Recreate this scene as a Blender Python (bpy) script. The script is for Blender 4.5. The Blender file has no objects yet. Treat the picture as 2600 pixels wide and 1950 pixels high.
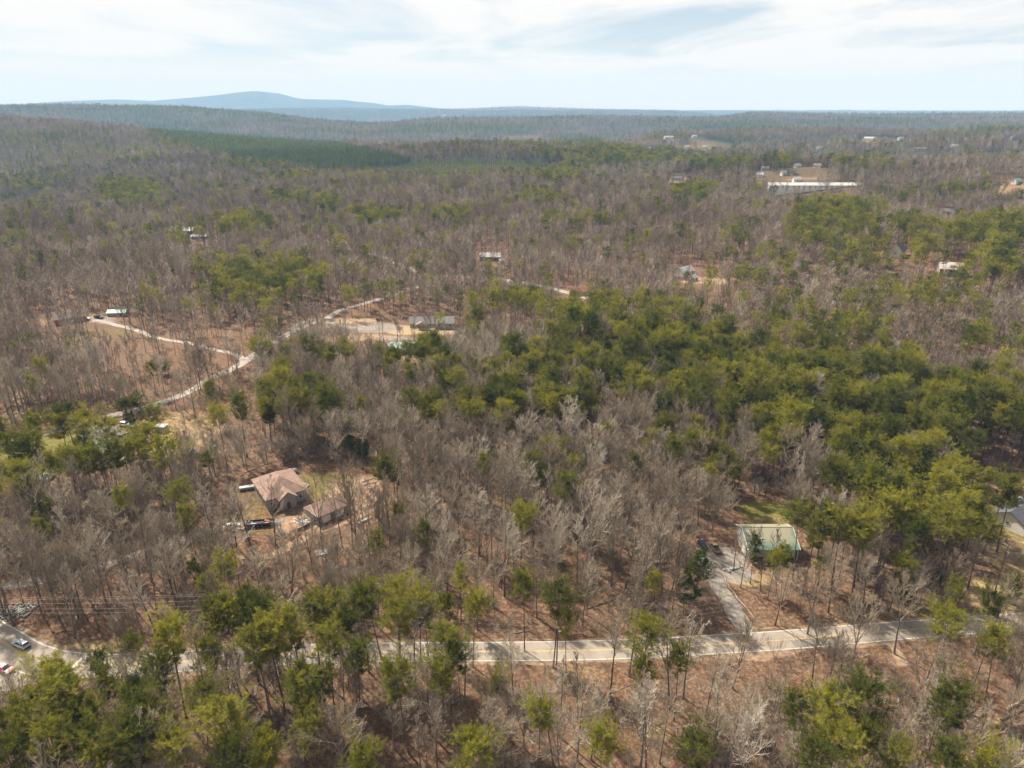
import bpy, math, random
import numpy as np
from mathutils import Vector

# ------------------------------------------------------------------ camera, sky, sun, exposure
random.seed(7)
SC = bpy.context.scene
COL = SC.collection
FPX, CX, CY = 1805.3, 1300.0, 975.0          # focal length and centre in photograph pixels (2600 x 1950)
PITCH = math.radians(21.3)
CAMZ = 112.0
cam = bpy.data.cameras.new('camera')
cam.sensor_fit = 'HORIZONTAL'
cam.sensor_width = 36.0
cam.lens = 36.0 * FPX / 2600.0
cam.clip_start = 1.0
cam.clip_end = 120000.0
camo = bpy.data.objects.new('camera', cam)
camo.location = (0, 0, CAMZ)
camo.rotation_euler = (math.pi / 2 - PITCH, 0, 0)
COL.objects.link(camo)
SC.camera = camo

SUN_AZ = math.atan2(-0.70, 0.72)             # measured from +Y towards +X
SUN_EL = math.radians(48)
sdir = Vector((math.sin(SUN_AZ) * math.cos(SUN_EL), math.cos(SUN_AZ) * math.cos(SUN_EL), math.sin(SUN_EL)))
sun = bpy.data.lights.new('sun', 'SUN')
sun.energy = 5.0
sun.angle = math.radians(1.6)
sun.color = (1.0, 0.94, 0.85)
suno = bpy.data.objects.new('sun', sun)
suno.rotation_euler = sdir.to_track_quat('Z', 'Y').to_euler()
COL.objects.link(suno)

W = bpy.data.worlds.new('World')
SC.world = W
W.use_nodes = True
nt = W.node_tree
nt.nodes.clear()
def N(t, kind, **kw):
    n = t.nodes.new(kind)
    for k, v in kw.items():
        if hasattr(n, k):
            setattr(n, k, v)
        else:
            n.inputs[k.replace('_', ' ')].default_value = v
    return n
out = N(nt, 'ShaderNodeOutputWorld')
bg = N(nt, 'ShaderNodeBackground')
bg.inputs['Strength'].default_value = 0.045
sky = N(nt, 'ShaderNodeTexSky', sky_type='NISHITA')
sky.sun_disc = False
sky.sun_elevation = SUN_EL
sky.sun_rotation = SUN_AZ
sky.altitude = 500
sky.dust_density = 0.4
sky.ozone_density = 3.0
tc = N(nt, 'ShaderNodeTexCoord')
sep = N(nt, 'ShaderNodeSeparateXYZ')
zc = N(nt, 'ShaderNodeMath', operation='MAXIMUM'); zc.inputs[1].default_value = 0.0
za = N(nt, 'ShaderNodeMath', operation='ADD'); za.inputs[1].default_value = 0.05
dx = N(nt, 'ShaderNodeMath', operation='DIVIDE')
dy = N(nt, 'ShaderNodeMath', operation='DIVIDE')
cmb = N(nt, 'ShaderNodeCombineXYZ')
L = nt.links.new
L(tc.outputs['Generated'], sep.inputs[0])
L(sep.outputs['Z'], zc.inputs[0]); L(zc.outputs[0], za.inputs[0])
L(sep.outputs['X'], dx.inputs[0]); L(za.outputs[0], dx.inputs[1])
L(sep.outputs['Y'], dy.inputs[0]); L(za.outputs[0], dy.inputs[1])
L(dx.outputs[0], cmb.inputs[0]); L(dy.outputs[0], cmb.inputs[1])
mp = N(nt, 'ShaderNodeMapping'); mp.inputs['Scale'].default_value = (0.55, 0.34, 1); mp.inputs['Rotation'].default_value = (0, 0, 0.12)
mp.inputs['Location'].default_value = (-4.1, 2.9, 0)
L(cmb.outputs[0], mp.inputs[0])
n1 = N(nt, 'ShaderNodeTexNoise'); n1.inputs['Scale'].default_value = 1.0; n1.inputs['Detail'].default_value = 9; n1.inputs['Roughness'].default_value = 0.57; n1.inputs['Distortion'].default_value = 0.6
L(mp.outputs[0], n1.inputs['Vector'])
cr = N(nt, 'ShaderNodeValToRGB')
cr.color_ramp.elements[0].position = 0.36; cr.color_ramp.elements[0].color = (0.35,) * 3 + (1,)
cr.color_ramp.elements[1].position = 0.52; cr.color_ramp.elements[1].color = (0.98,) * 3 + (1,)
L(n1.outputs['Fac'], cr.inputs[0])
mx = N(nt, 'ShaderNodeMix', data_type='RGBA')
lowz = N(nt, 'ShaderNodeMapRange', interpolation_type='SMOOTHSTEP'); lowz.inputs['From Min'].default_value = 0.02; lowz.inputs['From Max'].default_value = 0.10
lowz.inputs['To Min'].default_value = 1.0; lowz.inputs['To Max'].default_value = 0.0
L(zc.outputs[0], lowz.inputs['Value'])
cmx = N(nt, 'ShaderNodeMath', operation='MAXIMUM')
L(cr.outputs[0], cmx.inputs[0]); L(lowz.outputs[0], cmx.inputs[1])
L(cmx.outputs[0], mx.inputs['Factor'])
L(sky.outputs[0], mx.inputs[6])
mx.inputs[7].default_value = (11.0, 10.6, 10.1, 1)
L(mx.outputs[2], bg.inputs['Color'])
L(bg.outputs[0], out.inputs[0])

SC.render.engine = 'CYCLES'
SC.cycles.max_bounces = 3
SC.cycles.diffuse_bounces = 1
SC.cycles.glossy_bounces = 2
SC.cycles.transmission_bounces = 2
SC.cycles.transparent_max_bounces = 8
SC.cycles.volume_bounces = 0
SC.cycles.sample_clamp_indirect = 4
SC.cycles.use_denoising = True
SC.cycles.denoiser = 'OPENIMAGEDENOISE'
SC.render.filter_size = 1.1
SC.cycles.pixel_filter_type = 'BLACKMAN_HARRIS'
vs = SC.view_settings
vs.view_transform = 'Standard'; vs.look = 'None'; vs.exposure = 1.10; vs.gamma = 1.0
vs.use_curve_mapping = False

# ------------------------------------------------------------------ the lie of the land
cP, sP = math.cos(PITCH), math.sin(PITCH)
D2S = 2600.0 / 2212.0
def ray(sx, sy):
    a = (sx - CX) / FPX; b = (sy - CY) / FPX
    return np.array([a, cP - b * sP, -sP - b * cP])
def rp(dx_, dy_, dist):
    d = ray(dx_ * D2S, dy_ * D2S); k = dist / math.hypot(d[0], d[1])
    return (d[0] * k, d[1] * k, CAMZ + d[2] * k)
def project(x, y, z):
    zz = z - CAMZ
    dep = y * cP - zz * sP
    return CX + FPX * x / dep, CY - FPX * (y * sP + zz * cP) / dep, dep
def sstep(a, b, x):
    t = np.clip((x - a) / (b - a), 0, 1); return t * t * (3 - 2 * t)
def wob(x, y, wl, seed):
    r = np.random.RandomState(seed); s = 0
    for k in range(5):
        a = r.rand() * 6.283; f = 6.283 / (wl * (0.6 + 0.9 * r.rand())); p = r.rand() * 6.283
        s = s + np.sin((x * math.cos(a) + y * math.sin(a)) * f + p + 1.3 * np.sin((x * math.sin(a) - y * math.cos(a)) * f * 0.6 + p * 2))
    return s / 3.2
RIDGES = [   # crest points and half width
    ([rp(-260, 238, 2450), rp(0, 247, 2250), rp(140, 256, 2120), rp(350, 275, 1950), rp(500, 293, 1800), rp(700, 310, 1560), rp(850, 336, 1380), rp(1010, 372, 1180)], 560, 14),
    ([rp(-300, 236, 4700), rp(0, 233, 4500), rp(120, 228, 4450), rp(380, 233, 4300), rp(500, 243, 4100), rp(600, 257, 3800), rp(720, 274, 3400), rp(870, 300, 2900)], 800, 12),
    ([rp(-200, 228, 15600), rp(50, 224, 15500), rp(160, 217.5, 15400), rp(250, 214.5, 15300), rp(330, 218, 15200), rp(400, 212, 15000), rp(470, 205, 15000), rp(510, 199.5, 15000), rp(550, 196, 15000), rp(590, 200, 15000), rp(620, 209.5, 14800), rp(660, 214, 14700), rp(750, 216, 14500), rp(770, 219.5, 14500), rp(800, 221.5, 14400), rp(840, 228, 14300), rp(880, 226, 14200), rp(910, 230, 14200), rp(960, 237, 14000)], 950, 0),
    ([rp(560, 240, 9000), rp(700, 238, 8800), rp(900, 241, 8800), rp(1000, 240, 8600), rp(1120, 235, 8500), rp(1250, 240, 8300), rp(1400, 243, 8000)], 900, 0),
    ([rp(1450, 240, 12000), rp(1600, 239, 12000), rp(1750, 243, 11000), rp(1800, 245, 11000)], 900, 0),
    ([rp(1480, 264, 4000), rp(1580, 257, 3900), rp(1700, 253, 3900), rp(1800, 259, 3800), rp(1950, 262, 3700), rp(2300, 258, 3600)], 520, 10),
    ([rp(880, 276, 3500), rp(1020, 268, 3400), rp(1120, 272, 3300), rp(1250, 285, 3100)], 420, 10),
    ([rp(2100, 250, 8000), rp(2300, 247, 8000)], 900, 0),
    ([rp(1650, 247, 4462), rp(1900, 250, 4403), rp(2250, 249, 4343)], 420, 8),
    ([rp(1000, 258, 3570), rp(1300, 253, 3570), rp(1500, 258, 3510)], 380, 10),
    ([rp(1480, 283, 2142), rp(1750, 275, 2142), rp(2000, 280, 2112), rp(2250, 275, 2082)], 260, 14),
    ([rp(1050, 297, 1814), rp(1250, 289, 1785), rp(1420, 298, 1755)], 230, 14),
    ([rp(1350, 313, 1546), rp(1600, 300, 1546), rp(1800, 306, 1517), rp(2000, 299, 1517), rp(2250, 303, 1487)], 190, 14),
    ([rp(830, 318, 1398), rp(1000, 308, 1368), rp(1200, 312, 1338)], 190, 14),
    ([rp(1550, 347, 1041), rp(1750, 336, 1023), rp(1950, 343, 1011), rp(2250, 333, 999)], 150, 14),
    ([rp(1130, 340, 1750), rp(1250, 327, 1720), rp(1400, 330, 1680), rp(1490, 338, 1640)], 170, 12),
    ([rp(830, 378, 960), rp(1000, 380, 930), rp(1160, 384, 900), rp(1260, 392, 860), rp(1400, 408, 800), rp(1560, 425, 740)], 150, 14),
    ([rp(1700, 462, 640), rp(1800, 452, 640), rp(1900, 474, 640)], 75, 12),
    ([rp(2050, 505, 560), rp(2150, 490, 590), rp(2300, 480, 600)], 100, 12),
]
def seg_field(x, y, pts):
    best = np.full(x.shape, 1e12); bz = np.zeros(x.shape)
    for (x0, y0, z0), (x1, y1, z1) in zip(pts[:-1], pts[1:]):
        ddx, ddy = x1 - x0, y1 - y0
        t = np.clip(((x - x0) * ddx + (y - y0) * ddy) / (ddx * ddx + ddy * ddy), 0, 1)
        d = (x - x0 - t * ddx) ** 2 + (y - y0 - t * ddy) ** 2
        m = d < best
        best = np.where(m, d, best); bz = np.where(m, z0 + t * (z1 - z0), bz)
    return np.sqrt(best), bz
def hgt(x, y):
    x = np.asarray(x, float); y = np.asarray(y, float)
    r = np.sqrt(x * x + y * y)
    z = 0.7 * wob(x, y, 90, 1) * sstep(110, 160, r)
    z = z + 3.0 * wob(x, y, 260, 2) * sstep(170, 420, r)
    z = z + 7 * wob(x, y, 520, 3) * sstep(500, 1200, r) + 11 * wob(x, y, 330, 8) * sstep(1000, 1700, r) * (1 - sstep(7000, 10000, r))
    z = z - 40 * sstep(800, 1400, r) - 38 * sstep(1400, 2600, r) + 30 * sstep(6000, 9000, r) + (20 * wob(x, y, 1300, 4) + 12 * wob(x, y, 700, 6)) * sstep(1500, 3200, r) * (1 - 0.8 * sstep(8000, 12000, r)) + 26 * wob(x, y, 3400, 5) * sstep(3200, 7500, r) * (1 - 0.8 * sstep(8500, 13000, r))
    z = z - 12 * sstep(3000, 9000, r) + 105 * sstep(9500, 16500, r)
    for pts, w, tree in RIDGES:
        d, bz = seg_field(x, y, pts)
        b2 = bz - tree
        k = np.exp(-(d / w) ** 2)
        cand = z * (1 - k) + b2 * k
        z = np.where(b2 > z, cand, z * (1 - k * 0.85) + b2 * k * 0.85)
    return z
def hz(x, y):
    return float(hgt(np.array([x]), np.array([y]))[0])
def at(sx, sy, h=0.0):
    """point of the land (plus h) that the photograph shows at a pixel"""
    d = ray(sx, sy)
    t = np.geomspace(70, 30000, 420)
    for _ in range(2):
        X, Y, Z = d[0] * t, d[1] * t, CAMZ + d[2] * t
        g = Z - hgt(X, Y) - h
        i = int(np.argmax(g < 0)) if (g < 0).any() else len(t) - 1
        i = max(i, 1)
        m = t[i - 1] + (t[i] - t[i - 1]) * g[i - 1] / max(g[i - 1] - g[i], 1e-6)
        t = np.linspace(t[i - 1], t[i], 5)
    return Vector((d[0] * m, d[1] * m, CAMZ + d[2] * m - h))
def atd(dx_, dy_, h=0.0):
    return at(dx_ * D2S, dy_ * D2S, h)

# ------------------------------------------------------------------ helpers
def tag(o, label=None, cat=None, group=None, kind=None):
    if label: o['label'] = label
    if cat: o['category'] = cat
    if group: o['group'] = group
    if kind: o['kind'] = kind
    return o
def empty(name, loc=(0, 0, 0), rz=0.0, label=None, cat=None, group=None):
    o = bpy.data.objects.new(name, None); COL.objects.link(o)
    o.location = loc; o.rotation_euler = (0, 0, rz); o.empty_display_size = 0.3
    return tag(o, label, cat, group)
def link(name, me, parent=None):
    o = bpy.data.objects.new(name, me); COL.objects.link(o)
    if parent: o.parent = parent
    return o
def raw_mesh(name, V, faces, mats, smooth=False, mids=None):
    """faces: list of int arrays (n,k); mids: material index for each array"""
    me = bpy.data.meshes.new(name)
    V = np.asarray(V, np.float32)
    me.vertices.add(len(V)); me.vertices.foreach_set('co', V.ravel())
    loops = np.concatenate([f.ravel() for f in faces]).astype(np.int32)
    tot = np.concatenate([np.full(len(f), f.shape[1]) for f in faces]).astype(np.int32)
    st = np.concatenate([[0], np.cumsum(tot)[:-1]]).astype(np.int32)
    me.loops.add(len(loops)); me.loops.foreach_set('vertex_index', loops)
    me.polygons.add(len(tot)); me.polygons.foreach_set('loop_start', st); me.polygons.foreach_set('loop_total', tot)
    if mids is not None:
        me.polygons.foreach_set('material_index', np.concatenate([np.full(len(f), m) for f, m in zip(faces, mids)]).astype(np.int32))
    if smooth:
        me.polygons.foreach_set('use_smooth', np.ones(len(tot), bool))
    for m in mats: me.materials.append(m)
    me.update(calc_edges=True)
    return me
class MB:
    """collects boxes, prisms and tubes into one mesh"""
    def __init__(s): s.v = []; s.f = []
    def poly(s, pts, faces):
        o = len(s.v); s.v += [tuple(p) for p in pts]; s.f += [tuple(i + o for i in f) for f in faces]; return s
    def box(s, c, d, rz=0.0, M=None):
        hx, hy, hz_ = d[0] / 2, d[1] / 2, d[2] / 2
        p = []
        for z in (-hz_, hz_):
            for x, y in ((-hx, -hy), (hx, -hy), (hx, hy), (-hx, hy)):
                q = (x * math.cos(rz) - y * math.sin(rz) + c[0], x * math.sin(rz) + y * math.cos(rz) + c[1], z + c[2])
                p.append(q)
        return s.poly(p, [(3, 2, 1, 0), (4, 5, 6, 7), (0, 1, 5, 4), (1, 2, 6, 5), (2, 3, 7, 6), (3, 0, 4, 7)])
    def tube(s, a, b, r0, r1=None, n=6, cap=True):
        r1 = r0 if r1 is None else r1
        a = Vector(a); b = Vector(b); d = (b - a).normalized()
        u = d.orthogonal().normalized(); w = d.cross(u)
        p = []
        for c, r in ((a, r0), (b, r1)):
            for k in range(n):
                t = 2 * math.pi * k / n
                p.append(c + u * math.cos(t) * r + w * math.sin(t) * r)
        f = [(k, (k + 1) % n, n + (k + 1) % n, n + k) for k in range(n)]
        if cap: f += [tuple(range(n - 1, -1, -1)), tuple(range(n, 2 * n))]
        return s.poly(p, f)
    def loft(s, rings):
        n = len(rings[0]); p = [q for r in rings for q in r]; f = []
        for i in range(len(rings) - 1):
            for k in range(n):
                f.append((i * n + k, i * n + (k + 1) % n, (i + 1) * n + (k + 1) % n, (i + 1) * n + k))
        f += [tuple(range(n - 1, -1, -1)), tuple(range((len(rings) - 1) * n, len(rings) * n))]
        return s.poly(p, f)
    def build(s, name, mat, parent=None, smooth=False):
        me = bpy.data.meshes.new(name); me.from_pydata(s.v, [], s.f)
        me.materials.append(mat)
        if smooth:
            me.polygons.foreach_set('use_smooth', [True] * len(me.polygons))
        me.update()
        return link(name, me, parent)

# ------------------------------------------------------------------ materials
MATS = {}
def mat(name, col, rough=0.8, var=0.0, scale=2.0, metal=0.0, spec=0.3, col2=None, bump=0.0, bscale=None, wave=None, objrand=0.0, trans=0.0, coat=0.0):
    if name in MATS: return MATS[name]
    m = bpy.data.materials.new(name); m.use_nodes = True; t = m.node_tree
    b = t.nodes['Principled BSDF']
    b.inputs['Roughness'].default_value = rough; b.inputs['Metallic'].default_value = metal
    b.inputs['Specular IOR Level'].default_value = spec
    if coat: b.inputs['Coat Weight'].default_value = coat
    c2 = col2 or tuple(c * (1 - var) for c in col)
    tcn = N(t, 'ShaderNodeTexCoord')
    nz = N(t, 'ShaderNodeTexNoise'); nz.inputs['Scale'].default_value = scale; nz.inputs['Detail'].default_value = 5; nz.inputs['Roughness'].default_value = 0.65
    t.links.new(tcn.outputs['Object'], nz.inputs['Vector'])
    rm = N(t, 'ShaderNodeValToRGB'); rm.color_ramp.elements[0].position = 0.36; rm.color_ramp.elements[1].position = 0.64
    rm.color_ramp.elements[0].color = (*c2, 1); rm.color_ramp.elements[1].color = (*col, 1)
    t.links.new(nz.outputs['Fac'], rm.inputs[0])
    src = rm.outputs[0]
    if objrand:
        oi = N(t, 'ShaderNodeObjectInfo')
        hs = N(t, 'ShaderNodeHueSaturation')
        mr = N(t, 'ShaderNodeMapRange'); mr.inputs['To Min'].default_value = 1 - objrand; mr.inputs['To Max'].default_value = 1 + objrand
        t.links.new(oi.outputs['Random'], mr.inputs['Value']); t.links.new(mr.outputs[0], hs.inputs['Value'])
        t.links.new(src, hs.inputs['Color']); src = hs.outputs[0]
    t.links.new(src, b.inputs['Base Color'])
    if bump or wave:
        bp = N(t, 'ShaderNodeBump'); bp.inputs['Strength'].default_value = bump or 0.5; bp.inputs['Distance'].default_value = 0.03
        if wave:
            wv = N(t, 'ShaderNodeTexWave'); wv.bands_direction = wave[0]; wv.inputs['Scale'].default_value = wave[1]
            t.links.new(tcn.outputs['Object'], wv.inputs['Vector']); t.links.new(wv.outputs['Fac'], bp.inputs['Height'])
        else:
            n2 = N(t, 'ShaderNodeTexNoise'); n2.inputs['Scale'].default_value = bscale or scale * 4; n2.inputs['Detail'].default_value = 3
            t.links.new(tcn.outputs['Object'], n2.inputs['Vector']); t.links.new(n2.outputs['Fac'], bp.inputs['Height'])
        t.links.new(bp.outputs[0], b.inputs['Normal'])
    MATS[name] = m
    return m

def foliage(name, cols, trans=0.33, scale=0.7):
    """needle material: clump-scale colour variation, per-tree variation, some light passing through"""
    m = bpy.data.materials.new(name); m.use_nodes = True; t = m.node_tree; t.nodes.clear()
    o = N(t, 'ShaderNodeOutputMaterial')
    tcn = N(t, 'ShaderNodeTexCoord'); oi = N(t, 'ShaderNodeObjectInfo')
    nz = N(t, 'ShaderNodeTexNoise'); nz.inputs['Scale'].default_value = scale; nz.inputs['Detail'].default_value = 3
    ad = N(t, 'ShaderNodeVectorMath', operation='ADD'); t.links.new(tcn.outputs['Object'], ad.inputs[0]); t.links.new(oi.outputs['Location'], ad.inputs[1])
    t.links.new(ad.outputs[0], nz.inputs['Vector'])
    rm = N(t, 'ShaderNodeValToRGB')
    e = rm.color_ramp.elements
    e[0].position = 0.3; e[0].color = (*cols[0], 1); e[1].position = 0.7; e[1].color = (*cols[2], 1)
    k = e.new(0.5); k.color = (*cols[1], 1)
    sm = N(t, 'ShaderNodeMath', operation='MULTIPLY_ADD'); sm.inputs[1].default_value = 0.42; 
    sb = N(t, 'ShaderNodeMath', operation='SUBTRACT'); sb.inputs[1].default_value = 0.21
    t.links.new(oi.outputs['Random'], sm.inputs[0]); t.links.new(nz.outputs['Fac'], sm.inputs[2]); t.links.new(sm.outputs[0], sb.inputs[0]); t.links.new(sb.outputs[0], rm.inputs[0])
    d = N(t, 'ShaderNodeBsdfDiffuse'); tr = N(t, 'ShaderNodeBsdfTranslucent'); ms = N(t, 'ShaderNodeMixShader'); ms.inputs[0].default_value = trans
    t.links.new(rm.outputs[0], d.inputs[0]); t.links.new(rm.outputs[0], tr.inputs[0])
    t.links.new(d.outputs[0], ms.inputs[1]); t.links.new(tr.outputs[0], ms.inputs[2]); t.links.new(ms.outputs[0], o.inputs[0])
    return m
def barkmat(name, lo, hi, tint=None):
    m = bpy.data.materials.new(name); m.use_nodes = True; t = m.node_tree
    b = t.nodes['Principled BSDF']; b.inputs['Roughness'].default_value = 0.9; b.inputs['Specular IOR Level'].default_value = 0.15
    oi = N(t, 'ShaderNodeObjectInfo'); tcn = N(t, 'ShaderNodeTexCoord')
    nz = N(t, 'ShaderNodeTexNoise'); nz.inputs['Scale'].default_value = 0.5; nz.inputs['Detail'].default_value = 3
    t.links.new(tcn.outputs['Object'], nz.inputs['Vector'])
    a = N(t, 'ShaderNodeMath', operation='MULTIPLY_ADD'); a.inputs[1].default_value = 0.6
    s = N(t, 'ShaderNodeMath', operation='MULTIPLY'); s.inputs[1].default_value = 0.4
    st = N(t, 'ShaderNodeTexNoise'); st.inputs['Scale'].default_value = 0.012; st.inputs['Detail'].default_value = 3
    t.links.new(oi.outputs['Location'], st.inputs['Vector'])
    sr = N(t, 'ShaderNodeMath', operation='MULTIPLY_ADD'); sr.inputs[1].default_value = 1.6; sr.inputs[2].default_value = -0.8
    t.links.new(st.outputs['Fac'], sr.inputs[0])
    sa2 = N(t, 'ShaderNodeMath', operation='ADD'); t.links.new(sr.outputs[0], sa2.inputs[0]); t.links.new(oi.outputs['Random'], sa2.inputs[1])
    t.links.new(nz.outputs['Fac'], s.inputs[0]); t.links.new(sa2.outputs[0], a.inputs[0]); t.links.new(s.outputs[0], a.inputs[2])
    rm = N(t, 'ShaderNodeValToRGB'); rm.color_ramp.elements[0].position = 0.15; rm.color_ramp.elements[1].position = 0.85
    rm.color_ramp.elements[0].color = (*lo, 1); rm.color_ramp.elements[1].color = (*hi, 1)
    if tint:
        e = rm.color_ramp.elements.new(0.5); e.color = (*tint, 1)
    t.links.new(a.outputs[0], rm.inputs[0]); t.links.new(rm.outputs[0], b.inputs['Base Color'])
    return m

M_TRUNK = barkmat('bark_hardwood', (0.095, 0.073, 0.054), (0.22, 0.182, 0.14))
M_LIMB = barkmat('limb_hardwood', (0.21, 0.165, 0.115), (0.56, 0.49, 0.39), (0.32, 0.26, 0.185))
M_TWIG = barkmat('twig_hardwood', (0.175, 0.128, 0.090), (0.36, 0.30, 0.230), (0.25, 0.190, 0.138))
M_PTRUNK = barkmat('bark_pine', (0.08, 0.052, 0.036), (0.15, 0.10, 0.07))
M_NEEDLE = foliage('pine_needles', [(0.068, 0.080, 0.015), (0.170, 0.172, 0.023), (0.31, 0.285, 0.031)])
M_NEEDLE_F = foliage('plantation_needles', [(0.14, 0.17, 0.06), (0.19, 0.22, 0.07), (0.24, 0.26, 0.085)], scale=0.05)
M_CEDAR = foliage('evergreen_leaves', [(0.055, 0.080, 0.015), (0.115, 0.145, 0.023), (0.20, 0.215, 0.030)])

# ------------------------------------------------------------------ roads (polylines in photograph pixels)
def crom(pts, step):
    P = [Vector(p) for p in pts]; P = [P[0] * 2 - P[1]] + P + [P[-1] * 2 - P[-2]]
    o = []
    for i in range(1, len(P) - 2):
        a, b, c, d = P[i - 1:i + 3]
        n = max(2, int((c - b).length / step))
        for k in range(n):
            t = k / n
            o.append(0.5 * ((2 * b) + (c - a) * t + (2 * a - 5 * b + 4 * c - d) * t * t + (3 * b - a - 3 * c + d) * t ** 3))
    o.append(P[-2]); return o
ROAD_MAIN = [(-260, 1500), (-120, 1560), (0, 1626), (45, 1655), (95, 1676), (150, 1687), (240, 1690), (400, 1684), (563, 1673), (783, 1660), (1000, 1656), (1300, 1654), (1500, 1651), (1700, 1643), (1950, 1628), (2115, 1615), (2281, 1601), (2430, 1590), (2600, 1578), (2760, 1566)]
ROAD_SIDE = [(-150, 1150), (0, 1128), (94, 1107), (160, 1088), (217, 1070), (303, 1051), (376, 1032), (450, 1008), (500, 985), (535, 961), (588, 938), (622, 918), (660, 893), (720, 855), (780, 826), (830, 808), (868, 787), (944, 765), (1010, 745), (1060, 727)]
ROAD_UP = [(780, 590), (823, 611), (940, 646), (1058, 690), (1175, 703), (1290, 712), (1370, 725), (1420, 738), (1500, 760)]
ROAD_HOUSE4 = [(622, 918), (600, 902), (545, 888), (485, 872), (400, 858), (335, 835), (295, 826), (255, 815), (235, 815)]
ROAD_BARN = [(1908, 1622), (1888, 1590), (1868, 1556), (1842, 1512), (1820, 1480), (1812, 1455), (1818, 1425), (1835, 1395)]
ROAD_HOUSE2 = [(-60, 1500), (30, 1486), (100, 1475), (170, 1462), (232, 1447), (331, 1414), (414, 1384), (497, 1358), (563, 1342), (640, 1330), (720, 1325)]
TRACK_LOW = [(600, 1415), (680, 1412), (740, 1385), (800, 1352), (862, 1332), (930, 1300), (985, 1275)]
TRACK_FAR = [(20, 437), (60, 452), (100, 462), (140, 482), (188, 503), (215, 520)]
SPUR_DIRT = [(2262, 1622), (2275, 1652), (2297, 1692)]
ROAD_H5 = [(735, 838), (790, 812), (850, 822), (900, 835), (950, 838), (990, 832)]
def wpts(pix): return [at(*p) for p in pix]
def world_line(pix, step=1.5):
    return [(p.x, p.y) for p in crom([(q.x, q.y, 0) for q in wpts(pix)], step)]
LINES = {}
for nm, pix, wd, stp in [('main', ROAD_MAIN, 6.3, 1.5), ('side', ROAD_SIDE, 4.6, 2), ('up', ROAD_UP, 5.0, 3), ('h4', ROAD_HOUSE4, 3.6, 2), ('barn', ROAD_BARN, 4.2, 1), ('h2', ROAD_HOUSE2, 3.4, 1.5), ('low', TRACK_LOW, 2.8, 1.5), ('far', TRACK_FAR, 7.0, 5), ('spur', SPUR_DIRT, 2.6, 1), ('h5', ROAD_H5, 4.0, 2)]:
    LINES[nm] = (np.array(world_line(pix, stp)), wd)
def line_dist(x, y, P):
    best = np.full(x.shape, 1e12)
    Q = P[::3] if len(P) > 12 else P
    Q = np.vstack([Q, P[-1:]])
    for (x0, y0), (x1, y1) in zip(Q[:-1], Q[1:]):
        ddx, ddy = x1 - x0, y1 - y0
        t = np.clip(((x - x0) * ddx + (y - y0) * ddy) / (ddx * ddx + ddy * ddy + 1e-9), 0, 1)
        best = np.minimum(best, (x - x0 - t * ddx) ** 2 + (y - y0 - t * ddy) ** 2)
    return np.sqrt(best)
def ribbon(P, o0, o1, lift, wig=0.0, seed=0, sc=None):
    """strip between lateral offsets o0 and o1 (m) along a polyline, laid on the land"""
    r = np.random.RandomState(seed)
    d = np.gradient(P, axis=0); d /= np.linalg.norm(d, axis=1)[:, None] + 1e-9
    nrm = np.stack([-d[:, 1], d[:, 0]], 1)
    n = len(P); K = 5
    w0 = np.convolve(r.randn(n + 8), np.ones(9) / 3, 'valid') * wig; w1 = np.convolve(r.randn(n + 8), np.ones(9) / 3, 'valid') * wig
    V = []
    for k in range(K):
        f = k / (K - 1)
        off = (o0 - w0) * (1 - f) + (o1 + w1) * f
        if sc is not None: off = off * sc
        q = P + nrm * off[:, None]
        V.append(np.column_stack([q, hgt(q[:, 0], q[:, 1]) + lift]))
    V = np.stack(V, 1).reshape(-1, 3)
    i = np.arange(n - 1)[:, None] * K + np.arange(K - 1)[None]
    F = np.stack([i, i + K, i + K + 1, i + 1], -1).reshape(-1, 4)
    return V, F

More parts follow.
